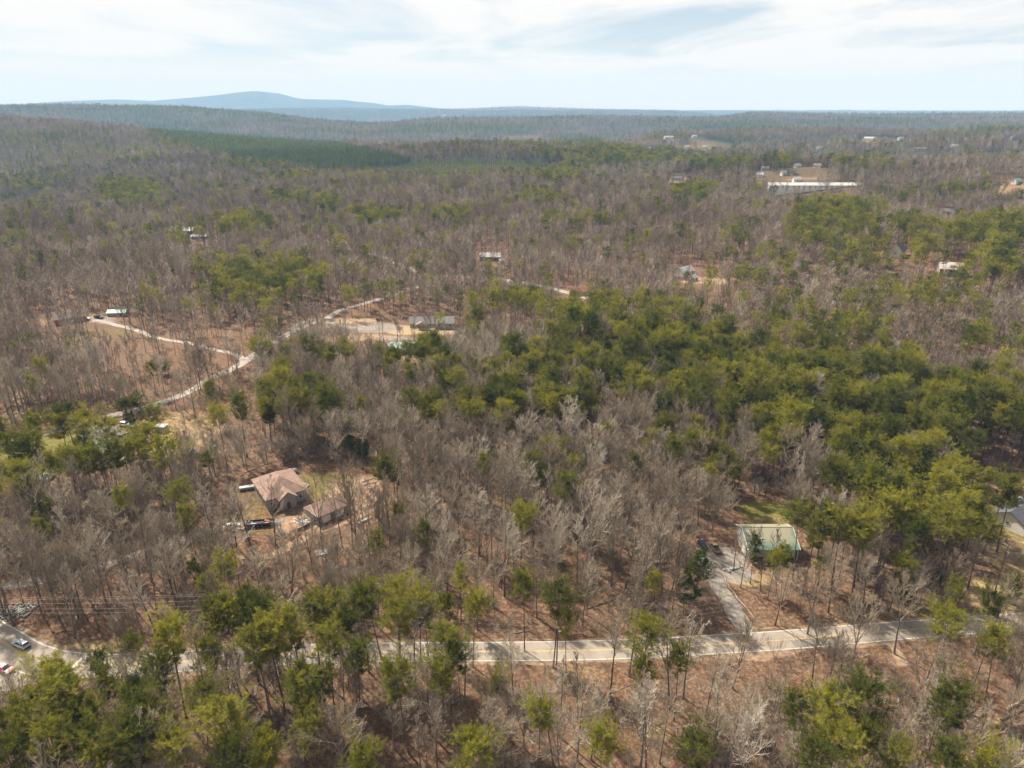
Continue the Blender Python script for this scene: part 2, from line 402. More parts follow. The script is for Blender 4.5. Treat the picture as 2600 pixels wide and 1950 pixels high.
# ------------------------------------------------------------------ clearings: yards, pads, bare soil, straw (pixel, metres)
PATCH = [  # kind, px, py, rx, ry, rot, strength
    ('gravel', 1832, 1420, 8.5, 8.5, 0, 1.0), ('gravel', 1858, 1455, 7, 5, 0, 1.0), ('gravel', 1805, 1400, 5, 5, 0, .8),
    ('grass', 700, 1330, 18, 8, 0.2, .5), ('grass', 800, 1235, 17, 12, 0, .72), ('grass', 630, 1290, 11, 14, 0, .55), ('dirt', 900, 1250, 12, 14, 0, .8), ('dirt', 760, 1330, 9, 6, 0, .9),
    ('grass', 150, 1145, 22, 24, 0, .95), ('grass', 60, 1160, 16, 26, 0, .9), ('straw', 420, 1105, 26, 26, 0, .7), ('straw', 480, 1180, 26, 22, 0, .45), ('dirt', 250, 1145, 12, 14, 0, .8),
    ('straw', 235, 1650, 9.5, 3.2, 0.05, 1.0), ('straw', 330, 1657, 7, 2.4, 0.0, 1.0), ('straw', 800, 1628, 8, 2.2, 0, .7), ('straw', 1560, 1600, 9, 4, 0, .5), ('straw', 1620, 1612, 9, 3, 0, .45), ('straw', 1780, 1605, 8, 3, 0, .5),
    ('straw', 2330, 1548, 26, 5, 0.1, .6), ('straw', 2080, 1575, 22, 4, 0.1, .45), ('straw', 2520, 1510, 16, 9, 0.1, .8), ('straw', 1460, 1712, 9, 4, 0, .55), ('straw', 1200, 1692, 20, 2, 0, .45), ('straw', 1330, 1692, 12, 2, 0, .45),
    ('straw', 60, 1640, 18, 5, -0.5, .5), ('straw', 120, 1648, 14, 5, -.4, .55),
    ('grass', 1945, 1300, 10, 9, 0, .95), ('dirt', 1960, 1322, 6, 4, 0, .6), ('dirt', 2000, 1440, 14, 9, 0, .5), ('straw', 1890, 1470, 9, 4, 0, .8),
    ('grass', 2560, 1330, 16, 24, 0, .7), ('straw', 2560, 1400, 12, 16, 0, .7), ('dirt', 2585, 1250, 10, 18, 0, .7),
    ('gravel', 955, 832, 17, 13, 0, .9), ('soil', 1025, 838, 12, 12, 0, 1.0), ('soil', 1150, 846, 34, 7, 0, .9), ('soil', 1250, 842, 26, 10, 0, .9), ('soil', 890, 815, 22, 8, 0, .8), ('dirt', 880, 858, 36, 9, 0, .9), ('straw', 1130, 905, 40, 10, 0, .7), ('gravel', 1000, 860, 14, 8, 0, .7),
    ('straw', 215, 802, 26, 9, 0, .8), ('gravel', 250, 812, 14, 8, 0, .9), ('grass', 240, 850, 30, 22, 0, .55), ('straw', 110, 810, 20, 14, 0, .7), ('straw', 20, 1060, 12, 12, 0, .8),
    ('soil', 1795, 714, 26, 10, 0, .9), ('straw', 250, 470, 20, 12, 0, .5),
    ('grass', 2320, 1645, 10, 5, 0, .4), ('straw', 1670, 1862, 3.5, 2.2, 0, .9), ('straw', 2045, 1775, 3, 2, 0, .9), ('straw', 2540, 1830, 4, 2.5, 0, .7),
]
PW = []
for k, px, py, rx, ry, ro, s in PATCH:
    p = at(px, py); PW.append((k, p.x, p.y, rx, ry, ro, s))
FIELDS = []      # far open ground, seen on the plain
for dx_, dy_, rx, ry, k in [(1130, 296, 80, 60, 'grass'), (1000, 374, 160, 75, 'grass'), (1540, 324, 70, 130, 'grass'), (1450, 320, 40, 90, 'straw'), (1890, 306, 40, 60, 'straw'), (2185, 405, 24, 24, 'straw'), (1740, 385, 34, 16, 'straw'), (2190, 345, 40, 40, 'straw'), (1480, 388, 30, 20, 'straw')]:
    p = atd(dx_, dy_); FIELDS.append((k, p.x, p.y, rx, ry, 0, .70)); 
def patch_w(x, y, kinds):
    o = np.zeros(x.shape)
    for k, px, py, rx, ry, ro, s in PW + FIELDS:
        if k not in kinds: continue
        ax, ay = x - px, y - py
        u = (ax * math.cos(ro) + ay * math.sin(ro)) / rx; v = (-ax * math.sin(ro) + ay * math.cos(ro)) / ry
        d = np.sqrt(u * u + v * v)
        o = np.maximum(o, s * (1 - sstep(0.6, 1.15, d)))
    return o

# ------------------------------------------------------------------ ground sheet
def build_ground():
    ang = np.concatenate([np.arange(-47, 47.01, 0.33), np.arange(50, 312, 4.0)])
    ang = np.radians(ang)
    rad = [2.0, 20, 50]; r = 70.0
    while r < 17200:
        rad.append(r); r *= 1.012 if r < 420 or r > 8000 else 1.02
    rad = np.array(rad)
    A, R = np.meshgrid(ang, rad, indexing='ij')
    X = R * np.sin(A); Y = R * np.cos(A)
    Z = hgt(X, Y)
    n, m = X.shape
    i = np.arange(n)[:, None]; j = np.arange(m - 1)[None]
    a = i * m + j; b = ((i + 1) % n) * m + j
    F = np.stack([a, a + 1, b + 1, b], -1).reshape(-1, 4)[:, ::-1]
    V = np.stack([X, Y, Z], -1).reshape(-1, 3)
    me = raw_mesh('ground', V, [F], [ground_mat()], smooth=True)
    for kd in ('grass', 'straw', 'dirt', 'soil', 'gravel'):
        at_ = me.attributes.new(kd, 'FLOAT', 'POINT')
        w = patch_w(X.ravel(), Y.ravel(), (kd,))
        at_.data.foreach_set('value', w.astype(np.float32))
    o = link('ground', me); tag(o, 'leaf-littered forest floor of rolling hills reaching the horizon', kind='structure')
    return o
def ground_mat():
    m = bpy.data.materials.new('leaf_litter_ground'); m.use_nodes = True; t = m.node_tree
    b = t.nodes['Principled BSDF']; b.inputs['Roughness'].default_value = 0.95; b.inputs['Specular IOR Level'].default_value = 0.1
    g = N(t, 'ShaderNodeNewGeometry')
    def noise(sc, det=6, ro=0.65):
        n = N(t, 'ShaderNodeTexNoise'); n.inputs['Scale'].default_value = sc; n.inputs['Detail'].default_value = det; n.inputs['Roughness'].default_value = ro
        t.links.new(g.outputs['Position'], n.inputs['Vector']); return n.outputs['Fac']
    def ramp(src, *st):
        r = N(t, 'ShaderNodeValToRGB'); e = r.color_ramp.elements
        e[0].position, e[0].color = st[0][0], (*st[0][1], 1); e[1].position, e[1].color = st[-1][0], (*st[-1][1], 1)
        for p, c in st[1:-1]:
            k = e.new(p); k.color = (*c, 1)
        t.links.new(src, r.inputs[0]); return r.outputs[0]
    def mixc(f, a, c, mode='MIX'):
        x = N(t, 'ShaderNodeMix', data_type='RGBA'); x.blend_type = mode
        if isinstance(f, float): x.inputs['Factor'].default_value = f
        else: t.links.new(f, x.inputs['Factor'])
        t.links.new(a, x.inputs[6])
        if isinstance(c, tuple): x.inputs[7].default_value = (*c, 1)
        else: t.links.new(c, x.inputs[7])
        return x.outputs[2]
    fine = noise(1.1, 9, 0.85)
    mid = noise(0.16, 5, 0.6)
    big = noise(0.03, 4, 0.6)
    c = ramp(fine, (0.36, (0.046, 0.024, 0.014)), (0.48, (0.112, 0.060, 0.034)), (0.57, (0.20, 0.115, 0.067)), (0.68, (0.36, 0.255, 0.175)))
    c2 = ramp(fine, (0.36, (0.050, 0.032, 0.021)), (0.5, (0.120, 0.079, 0.050)), (0.66, (0.30, 0.215, 0.145)))
    mk = ramp(mid, (0.48, (0, 0, 0)), (0.70, (0.9, 0.9, 0.9)))
    c = mixc(mk, c, c2)
    mk2 = ramp(big, (0.44, (0, 0, 0)), (0.70, (0.7, 0.7, 0.7)))
    c = mixc(mk2, c, c2)
    edge = noise(0.55, 6, 0.7)
    def layer(name, col_stops, c):
        a = N(t, 'ShaderNodeAttribute'); a.attribute_name = name
        s = N(t, 'ShaderNodeMath', operation='MULTIPLY_ADD'); s.inputs[1].default_value = 1.5
        e1 = N(t, 'ShaderNodeMath', operation='SUBTRACT'); e1.inputs[1].default_value = 1.05
        t.links.new(a.outputs['Fac'], s.inputs[0]); t.links.new(edge, e1.inputs[0]); t.links.new(e1.outputs[0], s.inputs[2])
        sm = N(t, 'ShaderNodeMapRange', interpolation_type='SMOOTHSTEP'); sm.inputs['From Min'].default_value = -0.05; sm.inputs['From Max'].default_value = 0.95
        t.links.new(s.outputs[0], sm.inputs['Value'])
        return mixc(sm.outputs[0], c, ramp(fine, *col_stops))
    c = layer('grass', [(0.36, (0.075, 0.068, 0.018)), (0.55, (0.160, 0.142, 0.034)), (0.72, (0.28, 0.245, 0.085))], c)
    c = layer('straw', [(0.34, (0.16, 0.105, 0.050)), (0.52, (0.30, 0.215, 0.105)), (0.72, (0.47, 0.355, 0.19))], c)
    c = layer('dirt', [(0.36, (0.20, 0.125, 0.075)), (0.55, (0.31, 0.21, 0.135)), (0.74, (0.43, 0.32, 0.22))], c)
    c = layer('soil', [(0.36, (0.22, 0.155, 0.085)), (0.55, (0.34, 0.245, 0.145)), (0.74, (0.46, 0.35, 0.225))], c)
    c = layer('gravel', [(0.36, (0.14, 0.115, 0.095)), (0.52, (0.235, 0.20, 0.17)), (0.70, (0.36, 0.32, 0.285))], c)
    # far away, where no tree is built singly, the sheet takes the grey brown of leafless woods and the dark green of pine woods
    sx_ = N(t, 'ShaderNodeVectorMath', operation='LENGTH'); t.links.new(g.outputs['Position'], sx_.inputs[0])
    fr = N(t, 'ShaderNodeMapRange'); fr.inputs['From Min'].default_value = 600; fr.inputs['From Max'].default_value = 1500
    t.links.new(sx_.outputs['Value'], fr.inputs['Value'])
    wood = noise(0.004, 7, 0.7)
    cw = ramp(wood, (0.36, (0.085, 0.065, 0.052)), (0.46, (0.060, 0.055, 0.042)), (0.52, (0.035, 0.050, 0.026)), (0.7, (0.025, 0.042, 0.020)))
    ga = N(t, 'ShaderNodeAttribute'); ga.attribute_name = 'grass'; sa = N(t, 'ShaderNodeAttribute'); sa.attribute_name = 'straw'
    mxx = N(t, 'ShaderNodeMath', operation='MAXIMUM'); t.links.new(ga.outputs['Fac'], mxx.inputs[0]); t.links.new(sa.outputs['Fac'], mxx.inputs[1])
    iv = N(t, 'ShaderNodeMath', operation='SUBTRACT', use_clamp=True); iv.inputs[0].default_value = 1.0; t.links.new(mxx.outputs[0], iv.inputs[1])
    ff = N(t, 'ShaderNodeMath', operation='MULTIPLY'); t.links.new(iv.outputs[0], ff.inputs[0]); t.links.new(fr.outputs[0], ff.inputs[1])
    c = mixc(ff.outputs[0], c, cw)
    t.links.new(c, b.inputs['Base Color'])
    bp = N(t, 'ShaderNodeBump'); bp.inputs['Strength'].default_value = 0.6; bp.inputs['Distance'].default_value = 0.25
    t.links.new(fine, bp.inputs['Height']); t.links.new(bp.outputs[0], b.inputs['Normal'])
    return m
build_ground()

# ------------------------------------------------------------------ roads and drives
M_ASPH = mat('worn_asphalt', (0.285, 0.24, 0.19), 0.9, col2=(0.215, 0.18, 0.142), scale=0.22, bump=0.2, bscale=9)
M_ASPH2 = mat('pale_asphalt', (0.33, 0.285, 0.235), 0.9, col2=(0.23, 0.20, 0.165), scale=0.4, bump=0.2, bscale=9)
M_GRAV = mat('gravel', (0.26, 0.225, 0.19), 0.95, col2=(0.15, 0.125, 0.10), scale=0.9, bump=0.5, bscale=14)
M_DIRT = mat('packed_dirt', (0.29, 0.20, 0.13), 0.95, col2=(0.15, 0.092, 0.055), scale=0.8, bump=0.4, bscale=8)
M_WHITE = mat('road_paint_white', (0.62, 0.58, 0.52), 0.8, col2=(0.42, 0.38, 0.33), scale=1.2)
M_YELLOW = mat('road_paint_yellow', (0.55, 0.36, 0.10), 0.8, col2=(0.38, 0.27, 0.12), scale=1.2)
def bend(P): return 1 + 0.30 * sstep(-78, -104, P[:, 0])       # the road widens on the left bend
def road(nm, name, m, lift, wig=0.05, label=None, shoulders=0):
    P, wd = LINES[nm]
    V, F = ribbon(P, -wd / 2, wd / 2, lift, wig, 3, bend(P) if nm == 'main' else None)
    o = link(name, raw_mesh(name, V, [F], [m], True)); tag(o, label, kind='structure')
    return o
P, wd = LINES['main']
for nm_, o0_, o1_, sd in (('shoulder', -3.9, -2.9, 5), ('shoulder', 2.9, 3.8, 6)):
    V, F = ribbon(P, o0_, o1_, 0.02, 0.55, sd, bend(P))
    tag(link('shoulder', raw_mesh('shoulder', V, [F], [M_DIRT], True)), 'ragged gravel shoulder along the %s edge of the paved road' % ('near' if o0_ < 0 else 'far'), kind='structure')
rd = road('main', 'road', M_ASPH, 0.05, 0.03, 'two-lane paved road crossing the woods with yellow centre lines')
P, wd = LINES['main']
for nm, o0, o1, m in (('edge_line', -2.95, -2.80, M_WHITE), ('edge_line', 2.80, 2.95, M_WHITE), ('centre_line', -0.16, -0.05, M_YELLOW), ('centre_line', 0.05, 0.16, M_YELLOW)):
    V, F = ribbon(P, o0, o1, 0.056, 0.0, 0, bend(P))
    link(nm, raw_mesh(nm, V, [F], [m], True), rd)
M_PATCH = mat('asphalt_patch', (0.185, 0.16, 0.135), 0.9, col2=(0.15, 0.13, 0.11), scale=0.8)
for i0_, i1_, o0_, o1_ in ((88, 95, 0.3, 2.7), (140, 149, -2.6, -0.4), (36, 40, -2.6, -0.3)):
    V, F = ribbon(P[i0_:i1_], o0_, o1_, 0.053, 0.1, i0_); link('patch', raw_mesh('patch', V, [F], [M_PATCH], True), rd)
M_CRACK = mat('tar_seam', (0.06, 0.055, 0.05), 0.8, var=0.2)
for i0_ in range(6, len(P) - 4, 9):
    q0 = P[i0_]; q1 = P[min(i0_ + 2, len(P) - 1)]; dd_ = (q1 - q0) / np.linalg.norm(q1 - q0); nn_ = np.array([-dd_[1], dd_[0]]); rk = np.random.RandomState(i0_)
    ln_ = np.array([q0 + nn_ * (o_ * 2.7) + dd_ * rk.randn() * 0.5 for o_ in np.linspace(-1, 1, 7)][rk.randint(0, 3):])
    V, F = ribbon(ln_, -0.05, 0.05, 0.059, 0.0); link('crack', raw_mesh('crack', V, [F], [M_CRACK], True), rd)
a, b = at(211, 1669), at(177, 1703)
V, F = ribbon(np.array([(a.x + (b.x - a.x) * k / 8, a.y + (b.y - a.y) * k / 8) for k in range(9)]), -0.35, 0.35, 0.06)
link('stop_line', raw_mesh('stop_line', V, [F], [M_WHITE], True), rd)
road('side', 'side_road', M_ASPH2, 0.07, 0.05, 'narrow pale side road running diagonally through the bare woods')
road('up', 'upper_road', M_ASPH2, 0.12, 0.1, 'pale road beyond the pine belt')
road('h4', 'gravel_drive', M_ASPH2, 0.10, 0.15, 'pale drive from the side road to the red cabin')
road('barn', 'gravel_driveway', M_GRAV, 0.04, 0.35, 'grey gravel driveway from the road to the green-roofed barn')
road('h2', 'dirt_driveway', M_GRAV, 0.05, 0.3, 'dirt driveway up to the salmon-roofed house')
road('low', 'dirt_track', M_DIRT, 0.05, 0.35, 'bare dirt track below the salmon-roofed house')
road('far', 'far_track', M_ASPH2, 0.3, 0.6, 'pale road among the far left woods')
road('spur', 'dirt_spur', M_DIRT, 0.03, 0.3, 'short sandy spur off the near side of the road')
road('h5', 'gravel_lane', M_GRAV, 0.10, 0.5, 'gravel lane to the new grey-roofed house')
pv = [at(*p) for p in ((-70, 1668), (0, 1684), (40, 1700), (78, 1712), (66, 1738), (30, 1752), (-20, 1758), (-90, 1730))]
mb = MB(); cpt = sum(pv, Vector()) / len(pv)
mb.poly([(p.x, p.y, hz(p.x, p.y) + 0.03) for p in pv] + [(cpt.x, cpt.y, hz(cpt.x, cpt.y) + 0.03)], [(k, (k + 1) % len(pv), len(pv)) for k in range(len(pv))])
tag(mb.build('pavement', M_ASPH, None), 'paved apron beside the curve of the road', kind='structure')

# ------------------------------------------------------------------ trees: one of each kind is grown, then copied
def unit(v): return v / (np.linalg.norm(v, axis=-1, keepdims=True) + 1e-9)
def perp(d):
    ref = np.where(np.abs(d[..., 2:3]) < 0.9, np.array([0, 0, 1.0]), np.array([1.0, 0, 0]))
    a = unit(np.cross(d, ref)); return a, np.cross(d, a)
def tubes(PP, RR, n):
    """PP (N,K,3) polylines, RR (N,K) radii -> continuous tubes of n sides (n=2: flat ribbon)"""
    Nn, K, _ = PP.shape
    d = unit(np.gradient(PP, axis=1)); a, b = perp(d)
    th = np.arange(n) * 2 * math.pi / n
    V = PP[:, :, None] + RR[:, :, None, None] * (a[:, :, None] * np.cos(th)[:, None] + b[:, :, None] * np.sin(th)[:, None])
    base = (np.arange(Nn)[:, None, None] * K + np.arange(K - 1)[None, :, None]) * n
    k = np.arange(n if n > 2 else 1)[None, None]
    k2 = (k + 1) % n
    F = np.stack([base + k, base + k2, base + n + k2, base + n + k], -1).reshape(-1, 4)
    return V.reshape(-1, 3), F
def grow(rg, PP, RR, n, t0, t1, ang, lf, K, up, jit, rf, rend, shape=None, az0=None, tq=None):
    Nn, K0, _ = PP.shape
    t = tq if tq is not None else t0 + (t1 - t0) * (np.arange(n)[None] + rg.rand(Nn, n)) / n
    ix = t * (K0 - 1); i0 = np.clip(ix.astype(int), 0, K0 - 2); f = (ix - i0)[..., None]
    r_ = np.arange(Nn)[:, None]
    A, B = PP[r_, i0], PP[r_, i0 + 1]
    pos = A * (1 - f) + B * f; tan = unit(B - A)
    a, b = perp(tan)
    az = np.arange(n)[None] * 2.4 + rg.rand(Nn, 1) * 6.28 + rg.randn(Nn, n) * 0.4
    if az0 is not None: az = az0 + rg.randn(Nn, n) * 0.25
    an = ang[0] + (ang[1] - ang[0]) * rg.rand(Nn, n)
    if shape is not None and len(ang) > 2: an = an + ang[2] * (t - t0) / (t1 - t0)
    d = tan * np.cos(an)[..., None] + (a * np.cos(az)[..., None] + b * np.sin(az)[..., None]) * np.sin(an)[..., None]
    plen = np.linalg.norm(np.diff(PP, axis=1), axis=2).sum(1)[:, None]
    Ln = lf * (plen if shape is None else 1.0) * (0.65 + 0.6 * rg.rand(Nn, n))
    if shape is not None: Ln = Ln * shape((t - t0) / (t1 - t0))
    else: Ln = Ln * (1.15 - 0.6 * t)
    rr = RR[r_, i0] * (1 - f[..., 0]) + RR[r_, np.clip(i0 + 1, 0, K0 - 1)] * f[..., 0]
    r0 = rr * rf
    d = d.reshape(-1, 3); pos = pos.reshape(-1, 3); Ln = Ln.reshape(-1); r0 = r0.reshape(-1)
    pts = [pos]
    for k in range(K - 1):
        d = unit(d + np.array([0, 0, up / (K - 1)]) + rg.randn(*d.shape) * jit)
        pts.append(pts[-1] + d * (Ln / (K - 1))[:, None])
    PPc = np.stack(pts, 1)
    tt = np.linspace(0, 1, K)[None]
    RRc = r0[:, None] * (1 - tt) + np.minimum(rend, r0)[:, None] * tt
    return PPc, RRc
class TreeGeo:
    def __init__(s): s.parts = []     # (V, F, 'trunk'|'wood'|'leaf')
    def add(s, VF, kind): s.parts.append((VF[0], VF[1], kind))
    def mesh(s, name, kinds, mats):
        V = []; Fs = []; mid = []; off = 0
        for v, f, k in s.parts:
            if k in kinds:
                V.append(v); Fs.append(f + off); mid.append([*mats].index(k)); off += len(v)
        ml = [mats[k] for k in mats]
        return raw_mesh(name, np.vstack(V), Fs, ml, False, mid)
def trunk_line(rg, H, K, lean, wobb, r0, r1, p=1.0):
    t = np.linspace(0, 1, K)
    az = rg.rand() * 6.28
    x = lean * H * t * math.cos(az) + np.cumsum(rg.randn(K) * wobb) * t; y = lean * H * t * math.sin(az) + np.cumsum(rg.randn(K) * wobb) * t
    R = r0 * (1 - t) ** p * 0.9 + r1; R[0] *= 1.35
    return np.stack([x, y, t * H], 1)[None], R[None]
def bare_tree(seed, H, spread, lod=0, fork=0, crown0=0.38, an=0.0, upw=0.75):
    rg = np.random.RandomState(seed); g = TreeGeo()
    PP, RR = trunk_line(rg, H * 0.93, 12, 0.03, 0.10, 0.0085 * H + 0.02, 0.02)
    sides = (7, 4, 3, 2)[lod] if lod < 3 else 3
    g.add(tubes(PP, RR, (7, 4, 3)[min(lod, 2)]), 'trunk')
    tr, trR = PP, RR
    if fork:
        f1, fR = grow(rg, PP, RR, fork, crown0 * 0.75, crown0 + 0.18, (0.22, 0.42), H * 0.55, 8, 0.35, 0.06, 0.8, 0.02, shape=lambda u: 1 - 0.3 * u)
        g.add(tubes(f1, fR, (6, 4, 3)[min(lod, 2)]), 'trunk')
        f1 = np.concatenate([f1], 0)
    sh = lambda u: (0.55 + 1.0 * u * (1 - u) * 2) * (1.05 - 0.75 * u)
    nl = (14, 11, 9)[min(lod, 2)]
    limbs, lR = grow(rg, tr, trR, nl, crown0, 0.98, (0.55 + an, 0.95 + an, -0.35), spread * H * (1.12 if lod == 0 else 1.0), 7, upw, 0.08, 0.55, 0.012, shape=sh)
    if fork:
        l2, l2R = grow(rg, f1, fR, max(4, nl // 2), 0.25, 0.97, (0.45, 0.85), spread * H * 0.75, 7, 0.7, 0.10, 0.55, 0.012, shape=sh)
        limbs = np.concatenate([limbs, l2]); lR = np.concatenate([lR, l2R])
    if lod == 0:
        s1, s1R = grow(rg, limbs, lR, 7, 0.2, 0.97, (0.35, 0.75), 0.46, 5, 0.45, 0.09, 0.6, 0.012)
        s2, s2R = grow(rg, s1, s1R, 6, 0.2, 0.98, (0.35, 0.8), 0.50, 3, 0.3, 0.12, 0.65, 0.009)
        s3, s3R = grow(rg, s2, s2R, 4, 0.2, 1.0, (0.35, 0.85), 0.52, 2, 0.2, 0.12, 0.75, 0.007)
        g.add(tubes(limbs, np.maximum(lR, 0.036), 5), 'limb')
        g.add(tubes(s1, np.maximum(s1R, 0.024), 3), 'limb')
        g.add(tubes(s2, np.maximum(s2R, 0.015), 3), 'limb')
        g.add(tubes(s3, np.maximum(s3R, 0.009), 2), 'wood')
    elif lod == 1:
        s1, s1R = grow(rg, limbs, lR, 7, 0.15, 0.97, (0.4, 0.85), 0.45, 3, 0.45, 0.12, 0.6, 0.02)
        s2, s2R = grow(rg, s1, s1R, 7, 0.15, 1.0, (0.4, 0.9), 0.65, 2, 0.3, 0.14, 0.65, 0.015)
        g.add(tubes(limbs[:, ::2], np.maximum(lR, 0.045)[:, ::2], 3), 'limb')
        g.add(tubes(s1, np.maximum(s1R, 0.032), 2), 'limb')
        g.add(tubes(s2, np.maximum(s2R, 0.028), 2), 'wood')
    else:
        n = 170
        v = unit(rg.randn(n, 3)) * rg.rand(n, 1) ** 0.4
        c = np.array([0, 0, H * 0.66]) + v * np.array([spread * H * 0.62, spread * H * 0.62, H * 0.33])
        dd = unit(rg.randn(n, 3) * np.array([0.8, 0.8, 0.6]) + v * 0.6 + np.array([0, 0, 0.35]))
        tw = np.stack([c - dd * 0.7, c + dd * 0.7], 1)
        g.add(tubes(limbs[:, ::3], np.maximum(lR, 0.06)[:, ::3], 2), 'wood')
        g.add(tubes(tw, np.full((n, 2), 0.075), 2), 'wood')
    return g
def tufts(rg, pos, dirs, n, ln, w, flat=0.35, up=0.25):
    M = len(pos)
    d = unit(dirs[:, None] * 0.55 + rg.randn(M, n, 3) * np.array([0.75, 0.75, 0.36]) + np.array([0, 0, up]))
    l = ln * (0.7 + 0.6 * rg.rand(M, n, 1))
    a, b = perp(d); ph = rg.rand(M, n, 1) * 6.28
    s = (a * np.cos(ph) + b * np.sin(ph)) * w
    p = pos[:, None] + rg.randn(M, n, 3) * ln * 0.18
    V = np.stack([p - s * 0.6, p + s * 0.6, p + d * l * 0.6 + s, p + d * l], 2).reshape(-1, 3)
    i = np.arange(M * n)[:, None] * 4
    return V, i + np.array([0, 1, 2, 3])
def pine_tree(seed, H, R, lod=0, crown0=0.55, dens=1.0, cone=False, dead=6):
    rg = np.random.RandomState(seed); g = TreeGeo()
    PP, RR = trunk_line(rg, H, 10, 0.04, 0.07, 0.0072 * H + 0.02, 0.025, 0.9)
    g.add(tubes(PP, RR, (6, 4, 3)[min(lod, 2)]), 'trunk')
    if cone: sh = lambda u: (1.0 - 0.93 * u) * (0.9 + 0.25 * np.sin(u * 40))
    else:
        sh = lambda u: (0.50 + 0.75 * np.sin(np.clip(u * 1.05, 0, 1) * 2.0)) * np.clip(1.03 - u, 0.0, 1) ** 0.42 * (0.50 + 0.85 * rg.rand(*u.shape))
    nb = int((54, 30, 16)[min(lod, 2)] * dens)
    tq = None
    if not cone and lod < 2:          # branches sit in whorls, which gives the crown its tiers
        nw = 9 if lod == 0 else 7
        wq = np.sort(crown0 + (0.995 - crown0) * (np.arange(nw) + 0.6 * rg.rand(nw)) / nw)
        tq = np.clip(wq[(np.arange(nb) * nw) // nb] + rg.randn(nb) * 0.008, crown0, 0.995)[None]
    br, bR = grow(rg, PP, RR, nb, crown0, 0.995, (1.15, 1.5, -0.55), R, 5, 0.30, 0.12, 0.38, 0.012, shape=sh, tq=tq)
    if not cone and lod < 2:
        kp = rg.rand(len(br)) > 0.16
        br, bR = br[kp], bR[kp]
    if dead and lod < 2:
        db, dR = grow(rg, PP, RR, dead, crown0 * 0.45, crown0, (1.2, 1.6), R * 0.5, 4, 0.1, 0.12, 0.3, 0.01, shape=lambda u: 0.3 + 0.7 * u)
        g.add(tubes(db, np.maximum(dR, 0.014), 3), 'wood')
    if lod == 0:
        tw, tR = grow(rg, br, bR, 9, 0.25, 1.0, (0.5, 1.0), 0.44, 3, 0.35, 0.12, 0.7, 0.008)
        g.add(tubes(br, np.maximum(bR, 0.016), 3), 'wood'); g.add(tubes(tw, np.maximum(tR, 0.010), 2), 'wood')
        ps = [tw[:, 2], tw[:, 1] * 0.5 + tw[:, 2] * 0.5, tw[:, 1], br[:, -1]]
        ds = [tw[:, 2] - tw[:, 1]] * 2 + [tw[:, 1] - tw[:, 0], br[:, -1] - br[:, -2]]
        pos = np.concatenate(ps); d = unit(np.concatenate(ds))
        g.add(tufts(rg, pos, d, 11, 0.36, 0.028), 'leaf')
    elif lod == 1:
        tw, tR = grow(rg, br, bR, 4, 0.3, 1.0, (0.5, 1.0), 0.42, 2, 0.35, 0.12, 0.7, 0.008)
        g.add(tubes(br[:, ::2], np.maximum(bR, 0.03)[:, ::2], 2), 'wood')
        pos = np.concatenate([tw[:, 1], tw[:, 0], br[:, -1]]); d = unit(np.concatenate([tw[:, 1] - tw[:, 0], tw[:, 1] - tw[:, 0], br[:, -1] - br[:, -2]]))
        g.add(tufts(rg, pos, d, 5, 0.75, 0.085), 'leaf')
    else:
        pos = np.concatenate([br[:, -1], br[:, 2]]); d = unit(np.concatenate([br[:, -1] - br[:, -2]] * 2))
        g.add(tufts(rg, pos, d, 6, 1.25, 0.24), 'leaf')
    return g
def shrub(seed, H, R):
    rg = np.random.RandomState(seed); g = TreeGeo()
    n = 7
    az = rg.rand(n) * 6.28; base = np.stack([np.cos(az), np.sin(az), az * 0], 1) * R * 0.3 * rg.rand(n, 1)
    d = unit(np.stack([np.cos(az) * 0.4, np.sin(az) * 0.4, 1 + 0 * az], 1)); pts = [base]
    for k in range(4):
        d = unit(d + rg.randn(n, 3) * 0.14); pts.append(pts[-1] + d * H / 4 * (0.6 + 0.5 * rg.rand(n, 1)))
    PP = np.stack(pts, 1); RR = np.tile(np.linspace(0.035, 0.012, 5), (n, 1))
    s1, r1 = grow(rg, PP, RR, 9, 0.2, 1.0, (0.3, 0.8), 0.5, 3, 0.4, 0.12, 0.7, 0.01)
    s2, r2 = grow(rg, s1, r1, 6, 0.2, 1.0, (0.3, 0.8), 0.55, 2, 0.3, 0.12, 0.7, 0.008)
    g.add(tubes(PP, RR, 3), 'wood'); g.add(tubes(s1, np.maximum(r1, 0.012), 2), 'wood'); g.add(tubes(s2, np.maximum(r2, 0.010), 2), 'wood')
    return g
def evergreen_bush(seed, H, R):
    rg = np.random.RandomState(seed); g = TreeGeo()
    PP, RR = trunk_line(rg, H, 8, 0.03, 0.05, 0.10, 0.02)
    g.add(tubes(PP, RR, 5), 'trunk')
    br, bR = grow(rg, PP, RR, 60, 0.06, 0.99, (0.9, 1.4, -0.5), R, 4, 0.45, 0.14, 0.4, 0.01, shape=lambda u: (0.7 + 0.6 * np.sin(u * 2.6)) * (1.05 - u) ** 0.7)
    tw, tR = grow(rg, br, bR, 6, 0.25, 1.0, (0.5, 1.1), 0.4, 2, 0.3, 0.12, 0.7, 0.008)
    g.add(tubes(br, np.maximum(bR, 0.012), 2), 'wood')
    pos = np.concatenate([tw[:, 1], tw[:, 0], br[:, -1]]); d = unit(np.concatenate([tw[:, 1] - tw[:, 0]] * 2 + [br[:, -1] - br[:, -2]]))
    g.add(tufts(rg, pos, d, 7, 0.34, 0.055), 'leaf')
    return g

